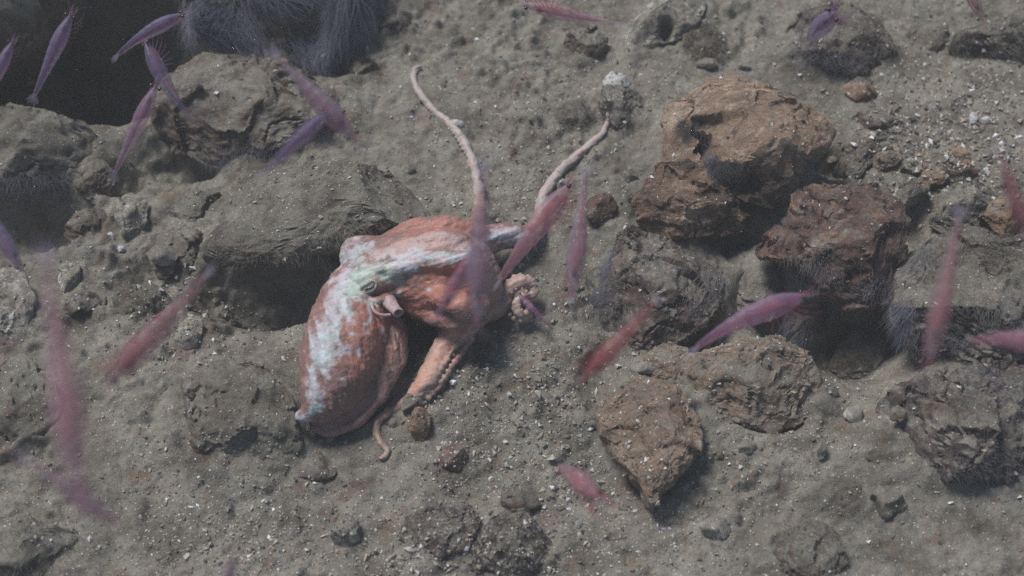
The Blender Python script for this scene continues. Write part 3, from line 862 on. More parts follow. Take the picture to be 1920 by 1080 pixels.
# arm reaching right, then thin over the mud
ARM_R = chain([(880, 468, 66, 24), (915, 450, 62, 23), (950, 442, 52, 20), (980, 442, 36, 16), (1004, 428, 22, 12), (1013, 396, 12, 9.5), (1022, 362, 9, 8.4), (1048, 323, 7, 7), (1090, 286, 6, 5.8), (1124, 256, 4, 4.4), (1143, 224, 4, 3.0), (1140, 212, 4, 2.0)], 0.004, 80)
# arm reaching up and back
ARM_U = chain([(872, 440, 60, 18), (896, 415, 40, 12), (899, 380, 22, 9), (896, 340, 10, 7.4), (882, 292, 7, 6.4), (855, 244, 6, 5.6), (815, 208, 5, 5.0), (789, 178, 5, 4.3), (775, 150, 4, 3.6), (779, 132, 4, 2.8), (788, 126, 4, 2.0)], 0.004, 80)
q = smooth_path([(888, 318, 9), (866, 268, 8), (838, 228, 7), (806, 204, 6), (784, 176, 5)], 26)
for i, (a, b, h) in enumerate(q):                                  # small suckers along the thin arms
    ball(a - 5 + 0.1 * i, b + 2, h - 2, 2.6 - 0.03 * i, 0.0006)
q = smooth_path([(1014, 384, 9), (1026, 352, 8), (1052, 317, 7), (1092, 282, 6)], 20)
for i, (a, b, h) in enumerate(q):
    ball(a + 6 - 0.08 * i, b + 5, h - 2, 3.0 - 0.04 * i, 0.0006)
# front arm down to the grit, dips under it and comes out again
ARM = chain([(872, 592, 40, 30), (856, 622, 28, 23), (838, 652, 20, 20), (815, 690, 15, 18), (795, 722, 12, 15), (775, 748, 2, 12), (752, 764, -6, 9)], 0.004, 70)
ARM_T = chain([(745, 768, -5, 9), (722, 776, 5, 9), (708, 792, 6, 8), (706, 812, 5, 7), (716, 832, 4, 5.6), (727, 844, 3, 4.6), (722, 856, 3, 3.8), (711, 859, 3, 2.2)], 0.0008, 60)
q = smooth_path([(884, 638, 0), (868, 662, 0), (849, 690, 0), (829, 720, 0), (806, 748, 0)], 13)
for i, (a, b, _) in enumerate(q):                                  # suckers along its outer side
    ball(a - 3, b - 2, 15 - 0.6 * i, 8.8 - 0.18 * i, 0.0008)
    ball(a - 16, b - 8, 32 - 1.2 * i, 6.4 - 0.1 * i, 0.0008)
# far arm folded behind the web, silted
chain([(905, 580, 30, 22), (928, 574, 24, 18), (946, 556, 26, 14)], 0.005, 10)
# coiled arm round the caught shrimp
COIL = [(915, 585, 22, 17), (936, 578, 26, 15), (948, 562, 34, 14), (955, 542, 44, 13.5), (972, 528, 50, 13), (990, 530, 46, 11), (1001, 544, 38, 9.5), (996, 556, 34, 8), (983, 553, 46, 7.5), (972, 562, 48, 7.5), (968, 577, 42, 8), (976, 590, 34, 7.5), (988, 588, 34, 6.5), (993, 574, 44, 6), (985, 566, 52, 4.5)]
ARM_C = chain(COIL, 0.0012, 90)
for a, b, h in [(941, 553, 40), (943, 540, 46), (951, 527, 52), (963, 518, 56), (976, 514, 56), (990, 517, 52), (1001, 526, 46), (1009, 538, 40), (938, 566, 34), (955, 590, 30), (964, 598, 28), (976, 601, 28)]:
    ball(a, b, h, 4.4, 0.0014)
for a, b, h in [(960, 550, 56), (968, 543, 62), (979, 541, 60), (988, 545, 54), (963, 570, 52), (975, 572, 56), (979, 581, 50)]:
    ball(a, b, h, 3.0, 0.0010)


def surface_nets(f):
    S_ = f < 0
    nxx, nyy, nzz = f.shape
    c = np.zeros((nxx - 1, nyy - 1, nzz - 1), np.uint8)
    for i in (0, 1):
        for j in (0, 1):
            for k in (0, 1):
                c += S_[i:nxx - 1 + i, j:nyy - 1 + j, k:nzz - 1 + k]
    act = (c > 0) & (c < 8)
    ii, jj, kk = np.nonzero(act)
    idm = np.full(act.shape, -1, np.int64)
    idm[ii, jj, kk] = np.arange(len(ii))
    acc = np.zeros((len(ii), 3))
    cnt = np.zeros(len(ii))
    cor = [(0, 0, 0), (1, 0, 0), (0, 1, 0), (1, 1, 0), (0, 0, 1), (1, 0, 1), (0, 1, 1), (1, 1, 1)]
    for a in range(8):
        for b in range(a + 1, 8):
            ca, cb = cor[a], cor[b]
            if sum(abs(u - v) for u, v in zip(ca, cb)) != 1:
                continue
            fa = f[ii + ca[0], jj + ca[1], kk + ca[2]]
            fb = f[ii + cb[0], jj + cb[1], kk + cb[2]]
            cr = (fa < 0) != (fb < 0)
            t = np.where(cr, fa / np.where(cr, fa - fb, 1), 0)
            for d in range(3):
                acc[:, d] += np.where(cr, ca[d] + t * (cb[d] - ca[d]), 0)
            cnt += cr
    V = np.stack([ii, jj, kk], 1) + acc / cnt[:, None]
    Q = []
    for ax in range(3):
        sl0 = [slice(None)] * 3; sl1 = [slice(None)] * 3
        sl0[ax] = slice(0, -1); sl1[ax] = slice(1, None)
        a, b = S_[tuple(sl0)], S_[tuple(sl1)]
        ch = np.argwhere(a != b)
        u, v = (ax + 1) % 3, (ax + 2) % 3
        okk = (ch[:, u] > 0) & (ch[:, v] > 0) & (ch[:, u] < f.shape[u] - 1) & (ch[:, v] < f.shape[v] - 1)
        ch = ch[okk]
        def cell(du, dv):
            e = ch.copy(); e[:, u] += du; e[:, v] += dv
            return idm[e[:, 0], e[:, 1], e[:, 2]]
        qd = np.stack([cell(-1, -1), cell(0, -1), cell(0, 0), cell(-1, 0)], 1)
        flip = ~a[ch[:, 0], ch[:, 1], ch[:, 2]]
        qd[flip] = qd[flip][:, ::-1]
        Q.append(qd)
    Q = np.concatenate(Q)
    return V, Q[(Q >= 0).all(1)]


OV, OF = surface_nets(FIELD)
OV = LO + VOX * OV


def relax(V, Q, it, lam=0.5):
    e = np.concatenate([Q[:, [0, 1]], Q[:, [1, 2]], Q[:, [2, 3]], Q[:, [3, 0]]])
    e = np.concatenate([e, e[:, ::-1]])
    n = np.bincount(e[:, 0], minlength=len(V))[:, None]
    for _ in range(it):
        A_ = np.stack([np.bincount(e[:, 0], V[e[:, 1], d], len(V)) for d in range(3)], 1)
        V = V + lam * (A_ / np.maximum(n, 1) - V)
    return V


OV = relax(OV, OF, 2)
# fine wrinkles in the skin
tri = np.concatenate([OF[:, [0, 1, 2]], OF[:, [0, 2, 3]]])
ON = normals(OV, tri)
ox, oyp = to_px(OV)
# streaks that follow the body: along the mantle, along the head
dirm = np.where((oyp > 560) & (ox < 775), 1.0, 0.0)
u = (ox - 560) * 0.25 + (oyp - 560) * 0.97
w = (ox - 560) * 0.97 - (oyp - 560) * 0.25
u2 = (ox - 700) * 0.93 - (oyp - 520) * 0.36
w2 = (ox - 700) * 0.36 + (oyp - 520) * 0.93
SU = np.where(dirm > 0, u, u2); SW = np.where(dirm > 0, w, w2)
st = fbm(np.stack([SU * 0.012, SW * 0.085, OV[:, 2] * 60], 1), 4, 120)
OV = OV + ON * (0.0017 * st + 0.0007 * fbm(OV * 260, 3, 131) + 0.0022 * np.clip(vnoise(OV * 95, 133) - 0.45, 0, 1) + 0.0012 * fbm(OV * 42, 3, 135))[:, None]
crease = np.exp(-((np.abs((oyp - 700) + 1.15 * (ox - 690)) / 30) ** 2)) * (oyp > 620) * (ox < 760)
OV = OV + ON * (0.0018 * crease * fbm(np.stack([SU * 0.09, SW * 0.30, SU * 0], 1), 3, 141))[:, None]


# pigment of the skin and one fold's painted shade: patches with ragged, warped borders
wx = 13 * fbm(OV * 75, 3, 170) + 6 * fbm(OV * 240, 3, 171)
wy = 13 * fbm(OV * 75, 3, 172) + 6 * fbm(OV * 240, 3, 173)
qx, qy = ox + wx, oyp + wy


def spot(lst):
    z = np.zeros(len(OV))
    for (a, b, rx, ry) in lst:
        z = np.maximum(z, np.exp(-(((qx - a) / rx) ** 2 + ((qy - b) / ry) ** 2)))
    return z


def stroke(pts, wdt):
    d = np.full(len(OV), 1e9)
    for (a, b), (c, e) in zip(pts[:-1], pts[1:]):
        dx, dy = c - a, e - b
        t = np.clip(((qx - a) * dx + (qy - b) * dy) / (dx * dx + dy * dy), 0, 1)
        d = np.minimum(d, np.hypot(qx - a - t * dx, qy - b - t * dy))
    return np.exp(-(d / wdt) ** 2)


def near_arm(Wp, i0, grow=1.25):
    z = np.zeros(len(OV))
    for p_, r_ in Wp[i0:]:
        d = np.linalg.norm(OV - p_, axis=1)
        z = np.maximum(z, 1 - sstep(r_ * grow, r_ * grow + 0.008, d))
    return z


n_lo = fbm(OV * 55, 4, 150)
n_hi = fbm(OV * 190, 4, 160)
ORANGE = np.array([0.335, 0.148, 0.118]); BROWN = np.array([0.210, 0.122, 0.112]); WHITE = np.array([0.44, 0.46, 0.53])
GREEN = np.array([0.36, 0.46, 0.41]); MAUVE = np.array([0.245, 0.150, 0.140])
ARMC = np.array([0.36, 0.255, 0.215]); PALE = np.array([0.37, 0.335, 0.325])
col = np.tile(BROWN, (len(OV), 1))


def lay(c, wgt):
    global col
    wgt = np.clip(wgt, 0, 1)[:, None]
    col = col * (1 - wgt) + c * wgt


lay(ORANGE, sstep(0.05, 0.85, spot([(695, 615, 66, 55), (850, 530, 80, 52), (800, 560, 70, 36), (890, 545, 34, 34), (820, 422, 60, 14), (690, 680, 60, 40)]) + 0.45 * n_lo))
lay(np.array([0.40, 0.165, 0.11]), sstep(0.35, 1.0, spot([(860, 545, 60, 34), (905, 560, 22, 26), (700, 600, 36, 30)]) + 0.4 * n_lo) * 0.7)
lay(MAUVE, sstep(0.3, 0.8, stroke([(750, 600), (752, 645), (722, 705), (690, 750), (640, 795), (590, 800)], 26) + 0.2 * n_lo) * 0.9)
lay(np.array([0.20, 0.125, 0.100]), sstep(0.2, 0.8, stroke([(735, 660), (690, 720), (650, 755), (605, 765)], 22) + 0.35 * n_lo + 0.2 * st) * 0.75)
lay(ARMC, np.maximum.reduce([near_arm(ARM_U, 14), near_arm(ARM_R, 30), near_arm(ARM, 8), near_arm(ARM_T, 0), near_arm(ARM_C, 0, 1.6)]))
lay(PALE, np.maximum(near_arm(ARM_U, 20), near_arm(ARM_R, 38)) * 0.9)
lay(np.array([0.27, 0.205, 0.175]), near_arm(ARM_T, 0) * 0.8)
lay(PALE * 1.08, near_arm(ARM_C, 12, 1.5) * sstep(-0.2, 0.5, n_hi) * 0.7)
lay(np.array([0.36, 0.26, 0.225]), spot([(925, 530, 26, 60), (915, 592, 50, 16)]) * 0.85)
lay(np.array([0.47, 0.26, 0.20]), sstep(0.2, 0.8, stroke([(770, 735), (862, 612)], 16) + 0.4 * n_lo) * near_arm(ARM, 8) * 0.7)
wh = np.maximum.reduce([
    1.05 * stroke([(664, 512), (644, 550), (624, 600), (610, 645), (606, 668)], 36), 0.85 * stroke([(598, 660), (586, 715), (596, 755)], 22), 1.1 * stroke([(592, 764), (562, 782)], 16),
    0.95 * stroke([(706, 478), (775, 480), (830, 480), (885, 478)], 20), 0.9 * stroke([(770, 500), (715, 492)], 26), spot([(806, 484, 24, 18), (824, 442, 16, 11), (850, 452, 14, 10), (660, 548, 14, 26), (690, 560, 10, 34)]),
    stroke([(915, 452), (960, 438), (985, 440)], 22), 0.95 * spot([(662, 480, 34, 30), (690, 462, 26, 20), (672, 455, 30, 14)]),
    0.95 * spot([(688, 622, 11, 9), (657, 626, 10, 12), (716, 622, 9, 7), (644, 660, 26, 10), (676, 658, 12, 7), (612, 703, 14, 12), (644, 712, 12, 9), (780, 538, 9, 6), (803, 545, 10, 8), (818, 528, 8, 6), (688, 598, 8, 16)]),
    0.7 * stroke([(690, 560), (688, 600)], 8)])
wh = wh + 0.42 * n_lo + 0.55 * n_hi + 0.42 * st
lay(WHITE, sstep(0.34, 1.15, wh) * 0.90)
lay(np.array([0.30, 0.43, 0.42]), sstep(0.4, 0.9, wh) * sstep(-0.1, 0.4, fbm(OV * 90, 3, 190)) * 0.65)
lay(np.array([0.56, 0.59, 0.65]), sstep(1.0, 1.4, wh) * 0.5)
lay(np.array([0.47, 0.35, 0.34]), sstep(0.3, 0.9, stroke([(700, 480), (750, 460), (800, 448), (870, 454)], 16) + 0.35 * n_lo) * 0.65)
lay(GREEN, sstep(0.35, 1.0, np.maximum(stroke([(668, 545), (670, 520), (690, 506), (722, 512), (740, 522)], 20), 0.8 * stroke([(672, 566), (700, 572), (730, 558), (745, 545)], 11)) + 0.35 * n_hi + 0.3 * st) * 0.85)
lay(np.array([0.22, 0.12, 0.10]), sstep(0.4, 0.9, spot([(880, 580, 22, 7), (700, 548, 24, 14), (815, 462, 18, 7)]) + 0.2 * n_hi) * 0.7)  # shade of the web's slit fold painted in; eye and crest patches darker
lay(np.array([0.34, 0.10, 0.065]), sstep(0.05, 0.5, n_hi + 0.5 * n_lo) * 0.30)
pap = vnoise(OV * 620, 180)
lay(np.array([0.50, 0.40, 0.36]), sstep(0.55, 0.85, pap) * 0.30)
col = np.clip(col * (1 + 0.22 * n_hi + 0.16 * st)[:, None], 0.01, 0.9)

t = NT("octopus_skin")
v = t.geo().outputs["Position"]
at = t.n("ShaderNodeAttribute", attribute_name="pigment")
nz_ = t.noise(v, 900, 4, 0.7)
c = t.mix(t.smap(nz_, 0.52, 0.72, 0, 0.35), at.outputs["Color"], (0.66, 0.52, 0.46))
c = t.mix(t.smap(nz_, 0.46, 0.30, 0, 0.55), c, (0.15, 0.05, 0.035))
t.link(c, t.b.inputs["Base Color"])
t.val(t.b, Roughness=0.48)
t.b.inputs["Specular IOR Level"].default_value = 0.35
t.b.inputs["Subsurface Weight"].default_value = 0.12
t.b.inputs["Subsurface Radius"].default_value = (1.0, 0.4, 0.25)
t.b.inputs["Subsurface Scale"].default_value = 0.006
b_ = t.bump(t.noise(v, 420, 5, 0.6), 0.35, 0.0015)
t.link(t.bump(nz_, 0.35, 0.0006, b_), t.b.inputs["Normal"])
M_OCT = t.m

octo = mesh_np("octopus", OV, OF, M_OCT, None, {"pigment": col})
tag(octo, "orange and white mottled octopus crouching on the mud with one arm coiled", "octopus")
m_oct = centre(octo)


def plain(name, colr, rough=0.4, spec=0.5, nscale=0, ncol=None):
    t = NT(name)
    t.b.inputs["Base Color"].default_value = (*colr, 1)
    if nscale:
        tc = t.n("ShaderNodeTexCoord")
        t.link(t.mix(t.smap(t.noise(tc.outputs["Object"], nscale, 4, 0.6), 0.4, 0.65), colr, ncol), t.b.inputs["Base Color"])
    t.val(t.b, Roughness=rough)
    t.b.inputs["Specular IOR Level"].default_value = spec
    return t.m


M_EYE = plain("octopus_iris", (0.20, 0.135, 0.13), 0.35, 0.4, 700, (0.32, 0.26, 0.25))
M_PUP = plain("octopus_pupil", (0.010, 0.008, 0.010), 0.15, 0.7)
M_RIM = plain("octopus_eye_rim", (0.62, 0.60, 0.46), 0.3, 0.5)


def first_hit(px, py):
    """front skin point of the octopus under a photo pixel"""
    x, y = ox, oyp
    d = (x - px) ** 2 + (y - py) ** 2
    near = np.nonzero(d < 5 ** 2)[0]
    k = near[np.argmax((OV[near] - CAM) @ TO)]
    return OV[k], ON[k]


def eye_parts():
    p, n = first_hit(694, 541)
    a = R_(27)
    ex = AX * math.cos(a) + UP * math.sin(a)
    nn = 0.35 * n + 0.65 * TO
    nn = nn - ex * (nn @ ex); nn /= np.linalg.norm(nn)
    ey = np.cross(nn, ex)

    def ell(ax_, ay, az, off=(0, 0, 0)):
        V, F = ico(4)
        return p + np.outer(V[:, 0] * S(ax_) + S(off[0]), ex) + np.outer(V[:, 1] * S(ay) + S(off[1]), ey) + np.outer(V[:, 2] * S(az) + S(off[2]), nn) - m_oct, F
    V, F = ell(12, 7, 4.2, (0, -0.5, -0.6))
    e = mesh_np("eye", V, F, M_EYE, octo)
    V, F = ell(9, 1.8, 1.2, (0.5, -2.6, 3.2))
    mesh_np("pupil", V, F, M_PUP, e)
    tt = np.linspace(0, 2 * math.pi, 49)
    ring = np.stack([p + ex * S(14.5) * math.cos(x) + ey * S(8.6) * math.sin(x) + nn * S(0.6 - 2.0 * math.cos(x) ** 2 + 1.2 * math.sin(x)) - m_oct for x in tt])
    V, F = tubes(ring[None], np.full(49, S(2.9)), 8)
    mesh_np("eyelid", V, F, M_OCT, octo, {"pigment": np.tile(np.array([0.31, 0.32, 0.28]), (len(V), 1))})
    V, F = ell(14, 5.6, 6.4, (-0.5, 6.4, -1.2))
    V = V + 0.0005 * fbm(V * 300, 3, 211)[:, None] * nn
    mesh_np("upper_lid", V, F, M_OCT, octo, {"pigment": np.tile(np.array([0.33, 0.38, 0.34]), (len(V), 1)) * (1 + 0.25 * fbm(V * 350, 3, 212))[:, None]})
    tt = np.linspace(math.pi * 1.12, math.pi * 1.80, 20)
    ring = np.stack([p + ex * S(10.5) * math.cos(x) + ey * S(6.2) * math.sin(x) + nn * S(2.0) - m_oct for x in tt])
    V, F = tubes(ring[None], S(0.8) * np.sin(np.linspace(0.1, math.pi - 0.1, 20)), 6)
    mesh_np("iris_rim", V, F, M_RIM, e)


eye_parts()


def siphon():
    base = np.array([(728, 566), (733, 571), (738, 577), (743, 582), (747, 586)], float)
    hit, _ = first_hit(728, 560)
    dep = [depth_of(hit) + d_ for d_ in (0.005, 0.000, -0.005, -0.009, -0.012)]
    r0 = [15, 13, 11.2, 10.4, 10.8]
    pts = smooth_path([(a, b, d, r) for (a, b), d, r in zip(base, dep, r0)], 24)
    path = np.stack([at_depth(a, b, d) for a, b, d, _ in pts])
    rad = np.array([S(r) for *_, r in pts])
    # rolled lip and inside of the tube
    dirn = path[-1] - path[-2]; dirn /= np.linalg.norm(dirn)
    path = np.vstack([path, path[-1] + dirn * S(1.5), path[-1] + dirn * S(0.5), path[-1] - dirn * S(15), path[-1] - dirn * S(26)])
    rad = np.concatenate([rad, [S(9.4), S(7), S(5), S(2)]])
    a_ = np.cross(dirn, [0.31, 0.17, 0.93]); a_ /= np.linalg.norm(a_)
    b__ = np.cross(dirn, a_)
    an_ = np.linspace(0, 2 * math.pi, 29)[:-1]
    V = (path[:, None, :] - m_oct + rad[:, None, None] * (np.cos(an_)[None, :, None] * a_ + np.sin(an_)[None, :, None] * b__ * 0.86)).reshape(-1, 3)
    id_ = np.arange(len(V)).reshape(-1, 28)
    F = np.stack([id_[:-1], np.roll(id_, -1, 1)[:-1], np.roll(id_, -1, 1)[1:], id_[1:]], -1).reshape(-1, 4)
    V = V + 0.0012 * fbm(V * 170, 3, 201)[:, None] * np.array([0.5, 0.4, 1.0])
    s = mesh_np("siphon", V, F, M_OCT, octo, {"pigment": np.tile(np.array([0.37, 0.275, 0.29]), (len(V), 1)) * (1 + 0.25 * fbm(V * 300, 3, 202))[:, None]})
    lp = smooth_path([(697, 568), (699, 578), (706, 587), (718, 591), (732, 590)], 24)
    path = np.stack([at_depth(a, b, depth_of(hit) - 0.008 - 0.004 * math.sin(i / 23 * 3.1)) for i, (a, b) in enumerate(lp)])
    V, F = tubes(path[None] - m_oct, S(2.8) * np.linspace(1.2, 0.9, 24), 10)
    mesh_np("siphon_edge", V, F, M_OCT, s, {"pigment": np.tile(np.array([0.40, 0.29, 0.32]), (len(V), 1))})


siphon()

# ------------------------------------------------------------------ shrimp
def mat_shrimp():
    t = NT("shrimp_shell")
    tc = t.n("ShaderNodeTexCoord")
    oi = t.n("ShaderNodeObjectInfo")
    at = t.n("ShaderNodeAttribute", attribute_name="red")
    mp = t.n("ShaderNodeMapping")
    mp.inputs["Scale"].default_value = (1, 3.2, 3.2)
    t.link(tc.outputs["Object"], mp.inputs[0])
    n = t.noise(mp.outputs[0], 7, 5, 0.65, 0.6)
    f = t.math('MULTIPLY', t.smap(n, 0.44, 0.60), at.outputs["Fac"])
    c = t.mix(t.math('MULTIPLY', f, 0.9), oi.outputs["Color"], (0.36, 0.045, 0.06))
    c = t.mix(t.smap(t.noise(mp.outputs[0], 30, 3, 0.6), 0.58, 0.75, 0, 0.2), c, (0.5, 0.48, 0.58))
    t.link(c, t.b.inputs["Base Color"])
    t.val(t.b, Roughness=0.42)
    t.b.inputs["Specular IOR Level"].default_value = 0.5
    tl = t.n("ShaderNodeBsdfTranslucent")
    t.link(c, tl.inputs[0])
    m1 = t.n("ShaderNodeMixShader"); m1.inputs[0].default_value = 0.4
    t.link(t.b.outputs[0], m1.inputs[1]); t.link(tl.outputs[0], m1.inputs[2])
    tr = t.n("ShaderNodeBsdfTransparent")
    m2 = t.n("ShaderNodeMixShader")
    lw = t.n("ShaderNodeLayerWeight"); lw.inputs[0].default_value = 0.35
    sxx = t.n("ShaderNodeSeparateXYZ"); t.link(tc.outputs["Object"], sxx.inputs[0])
    thin = t.smap(sxx.outputs[0], -0.45, 0.05, 0.16, 0.37)
    t.link(t.math('ADD', t.math('ADD', t.math('MULTIPLY', f, 0.30), thin), t.math('MULTIPLY', lw.outputs["Facing"], 0.22), True), m2.inputs[0])
    t.link(tr.outputs[0], m2.inputs[1]); t.link(m1.outputs[0], m2.inputs[2])
    t.link(m2.outputs[0], t.out.inputs[0])
    return t.m


M_SHR = mat_shrimp()
M_LEG = mat_fuzz("shrimp_limb", (0.36, 0.10, 0.14), 0.40)
_g = M_LEG.node_tree
_oi = _g.nodes.new("ShaderNodeObjectInfo")
_g.links.new(_oi.outputs["Color"], _g.nodes["Principled BSDF"].inputs["Base Color"])
M_FAN = mat_fuzz("shrimp_tail_fan", (0.24, 0.21, 0.29), 0.12)
M_GUT = mat_fuzz("shrimp_gut", (0.30, 0.045, 0.06), 0.42)
_g = M_GUT.node_tree
_oi = _g.nodes.new("ShaderNodeObjectInfo")
_g.links.new(_oi.outputs["Color"], _g.nodes["Principled BSDF"].inputs["Base Color"])
M_STOM = mat_fuzz("shrimp_stomach", (0.035, 0.035, 0.05), 0.8)
M_SEYE = plain("shrimp_eye", (0.012, 0.010, 0.014), 0.2, 0.6)
SL = 0.122                                                          # body length in metres


def shrimp_meshes(curve):
    """parts of one shrimp, unit length, head at +x, back at +z; returns list of (name, mesh, parent index)"""
    def spine(tv):
        tv = np.asarray(tv, float)
        x = 0.5 - tv * (1 - 0.12 * curve)
        z = -curve * 0.9 * np.clip(tv - 0.40, 0, 1) ** 2 - 0.12 * curve * np.clip(0.25 - tv, 0, 1)
        return np.stack([x, np.zeros_like(x), z], -1)
    ts = np.linspace(0.02, 0.90, 70)
    prof = np.interp(ts, [0.0, 0.05, 0.09, 0.14, 0.20, 0.28, 0.36, 0.42, 0.50, 0.60, 0.70, 0.80, 0.88, 0.92], [0.002, 0.014, 0.032, 0.050, 0.068, 0.081, 0.084, 0.077, 0.066, 0.053, 0.041, 0.031, 0.023, 0.016])
    seg = np.where(ts > 0.40, 1 + 0.10 * (((ts - 0.40) / 0.083) % 1.0) - 0.04, 1)
    prof = prof * seg
    c = spine(ts)
    tan = np.gradient(c, axis=0); tan /= np.linalg.norm(tan, axis=1, keepdims=True)
    side = np.array([0, 1.0, 0])
    upv = np.cross(tan, side); upv *= np.sign(upv[:, 2:3] + 1e-9)
    ns = 20
    V, red = [], []
    for i in range(len(ts)):
        for k in range(ns):
            a = 2 * math.pi * k / ns
            hh = prof[i] * (1.12 if math.sin(a) > 0 else 1.0)
            V.append(c[i] + side * math.cos(a) * prof[i] * 0.86 + upv[i] * math.sin(a) * hh)
            low = 0.5 - 0.5 * math.sin(a)
            rv = 0.15 + 0.85 * low ** 2
            if 0.12 < ts[i] < 0.40:
                rv += 0.45 * math.exp(-((a - 3.9) / 0.8) ** 2) + 0.45 * math.exp(-((a - 5.5) / 0.8) ** 2)
            red.append(min(rv, 1))
    V = np.array(V)
    id_ = np.arange(len(V)).reshape(-1, ns)
    F = np.stack([id_[:-1], np.roll(id_, -1, 1)[:-1], np.roll(id_, -1, 1)[1:], id_[1:]], -1).reshape(-1, 4)[:, ::-1]
    for i in range(len(ts)):
        if ts[i] > 0.40 and ((ts[i] - 0.40) / 0.083) % 1.0 > 0.80:
            for k in range(ns):
                red[i * ns + k] = min(1.0, red[i * ns + k] + 0.45)
    # rostrum
    rt = np.linspace(0, 1, 10)
    rp = spine(np.array([0.10]))[0] + np.outer(rt, np.array([0.125, 0, 0.018])) + np.array([0, 0, 0.020])
    v2, f2 = tubes(rp[None], 0.0075 * (1 - 0.92 * rt), 6)
    V = np.vstack([V, v2]); red += [0.9] * len(v2)
    out = [("shrimp", V, [F, f2 + len(id_.ravel())], M_SHR, np.array(red))]
    hd = spine(np.array([0.10]))[0]
    tt = np.linspace(0, 1, 22)
    gp = spine(0.15 + 0.66 * tt) + np.outer(-0.012 + 0.03 * np.sin(tt * 3.1), [0, 0, 1])
    v, f = tubes(gp[None], np.interp(tt, [0, 0.08, 0.22, 0.36, 0.45, 0.9, 1], [0.010, 0.030, 0.040, 0.026, 0.011, 0.007, 0.003]), 10)
    out.append(("gut", v, [f], M_GUT, None))
    ev, ef = ico(3)
    out.append(("stomach", spine(np.array([0.20]))[0] + np.array([0, 0, 0.030]) + ev * np.array([0.036, 0.018, 0.018]), [ef], M_STOM, None))
    for sgn in (-1, 1):
        ev, ef = ico(3)
        st_ = hd + np.array([0.030, sgn * 0.044, 0.014])
        out.append(("eye", st_ + ev * np.array([0.0185, 0.0170, 0.0170]), [ef], M_SEYE, None))
    for sgn in (-1, 1):
        tt = np.linspace(0, 1, 26)
        a = hd + np.stack([0.04 + 0.34 * tt - 0.18 * tt ** 2, sgn * (0.02 + 0.20 * tt ** 1.4), 0.0 + 0.07 * tt - 0.10 * tt ** 2], 1)
        v, f = tubes(a[None], 0.0022 * (1 - 0.8 * tt), 5)
        out.append(("antenna", v, [f], M_LEG, None))
        # antennal scale: small leaf in front of the head
        tt = np.linspace(0, 1, 12)
        a = hd + np.stack([0.02 + 0.13 * tt, sgn * (0.020 + 0.006 * tt), -0.008 + 0 * tt], 1)
        v, f = tubes(a[None], 0.0005 + 0.012 * np.sin(np.clip(tt * 0.9 + 0.1, 0, 1) * math.pi) ** 0.8, 8)
        v[:, 2] = (v[:, 2] - hd[2] + 0.008) * 0.35 + hd[2] - 0.008
        out.append(("antennal_scale", v, [f], M_FAN, None))
    for j in range(6):
        t0 = 0.15 + 0.038 * j
        b0 = spine(np.array([t0]))[0]
        r0 = np.interp(t0, ts, prof)
        for sgn in (-1, 1):
            tt = np.linspace(0, 1, 16)
            a = b0 + np.stack([0.02 * tt + (0.16 - 0.045 * j) * tt ** 1.3, sgn * (0.45 * r0 + 0.035 * np.sin(tt * 2.4)), -0.8 * r0 - 0.15 * tt + 0.04 * tt ** 2], 1)
            v, f = tubes(a[None], 0.0042 * (1 - 0.75 * tt), 5)
            out.append(("leg", v, [f], M_LEG, None))
    for j in range(5):
        t0 = 0.45 + 0.083 * j
        b0 = spine(np.array([t0]))[0]
        r0 = np.interp(t0, ts, prof)
        for sgn in (-1, 1):
            tt = np.linspace(0, 1, 10)
            a = b0 + np.stack([-0.01 - 0.045 * tt, sgn * (0.5 * r0 + 0.008 * tt), -0.75 * r0 - (0.060 - 0.006 * j) * tt], 1)
            v, f = tubes(a[None], 0.0005 + 0.0075 * np.sin(np.clip(tt * 0.85 + 0.12, 0, 1) * math.pi), 6)
            out.append(("swimmeret", v, [f], M_FAN, None))
    # tail fan: telson and four blades
    e0 = spine(np.array([0.88]))[0]; e1 = spine(np.array([0.90]))[0]
    dr = (e1 - e0) / np.linalg.norm(e1 - e0)
    tV, tF, off = [], [], 0
    for a, ln, wd in ((0, 0.115, 0.012), (0.30, 0.125, 0.019), (-0.30, 0.125, 0.019), (0.62, 0.105, 0.018), (-0.62, 0.105, 0.018)):
        tt = np.linspace(0, 1, 12)
        d = dr * math.cos(a) + np.array([0, 1, 0]) * math.sin(a)
        pth = e0 + np.outer(tt * ln, d)
        v, f = tubes(pth[None], 0.0012 + wd * np.sin(np.clip(tt * 0.88 + 0.10, 0, 1) * math.pi) ** 0.8, 8)
        v[:, 2] = e0[2] + (v[:, 2] - e0[2]) * 0.22 + np.outer(np.repeat(tt, 8) * ln * dr[2] * 0.78, [1])[:, 0]
        tV.append(v); tF.append(f + off); off += len(v)
    out.append(("tail_fan", np.vstack(tV), tF, M_FAN, None))
    return out


PROTO = {}


def shrimp_proto(curve):
    parts = shrimp_meshes(curve)
    root = None
    kids = []
    for nm, v, f, m, red in parts:
        o = mesh_np(nm, v, f, m, root, {"red": red} if red is not None else None)
        if root is None:
            root = o
        else:
            kids.append(o)
    PROTO[curve] = [root, kids, False]


for cv in (0.06, 0.35):
    shrimp_proto(cv)

SG = "shrimp swimming over the seabed"


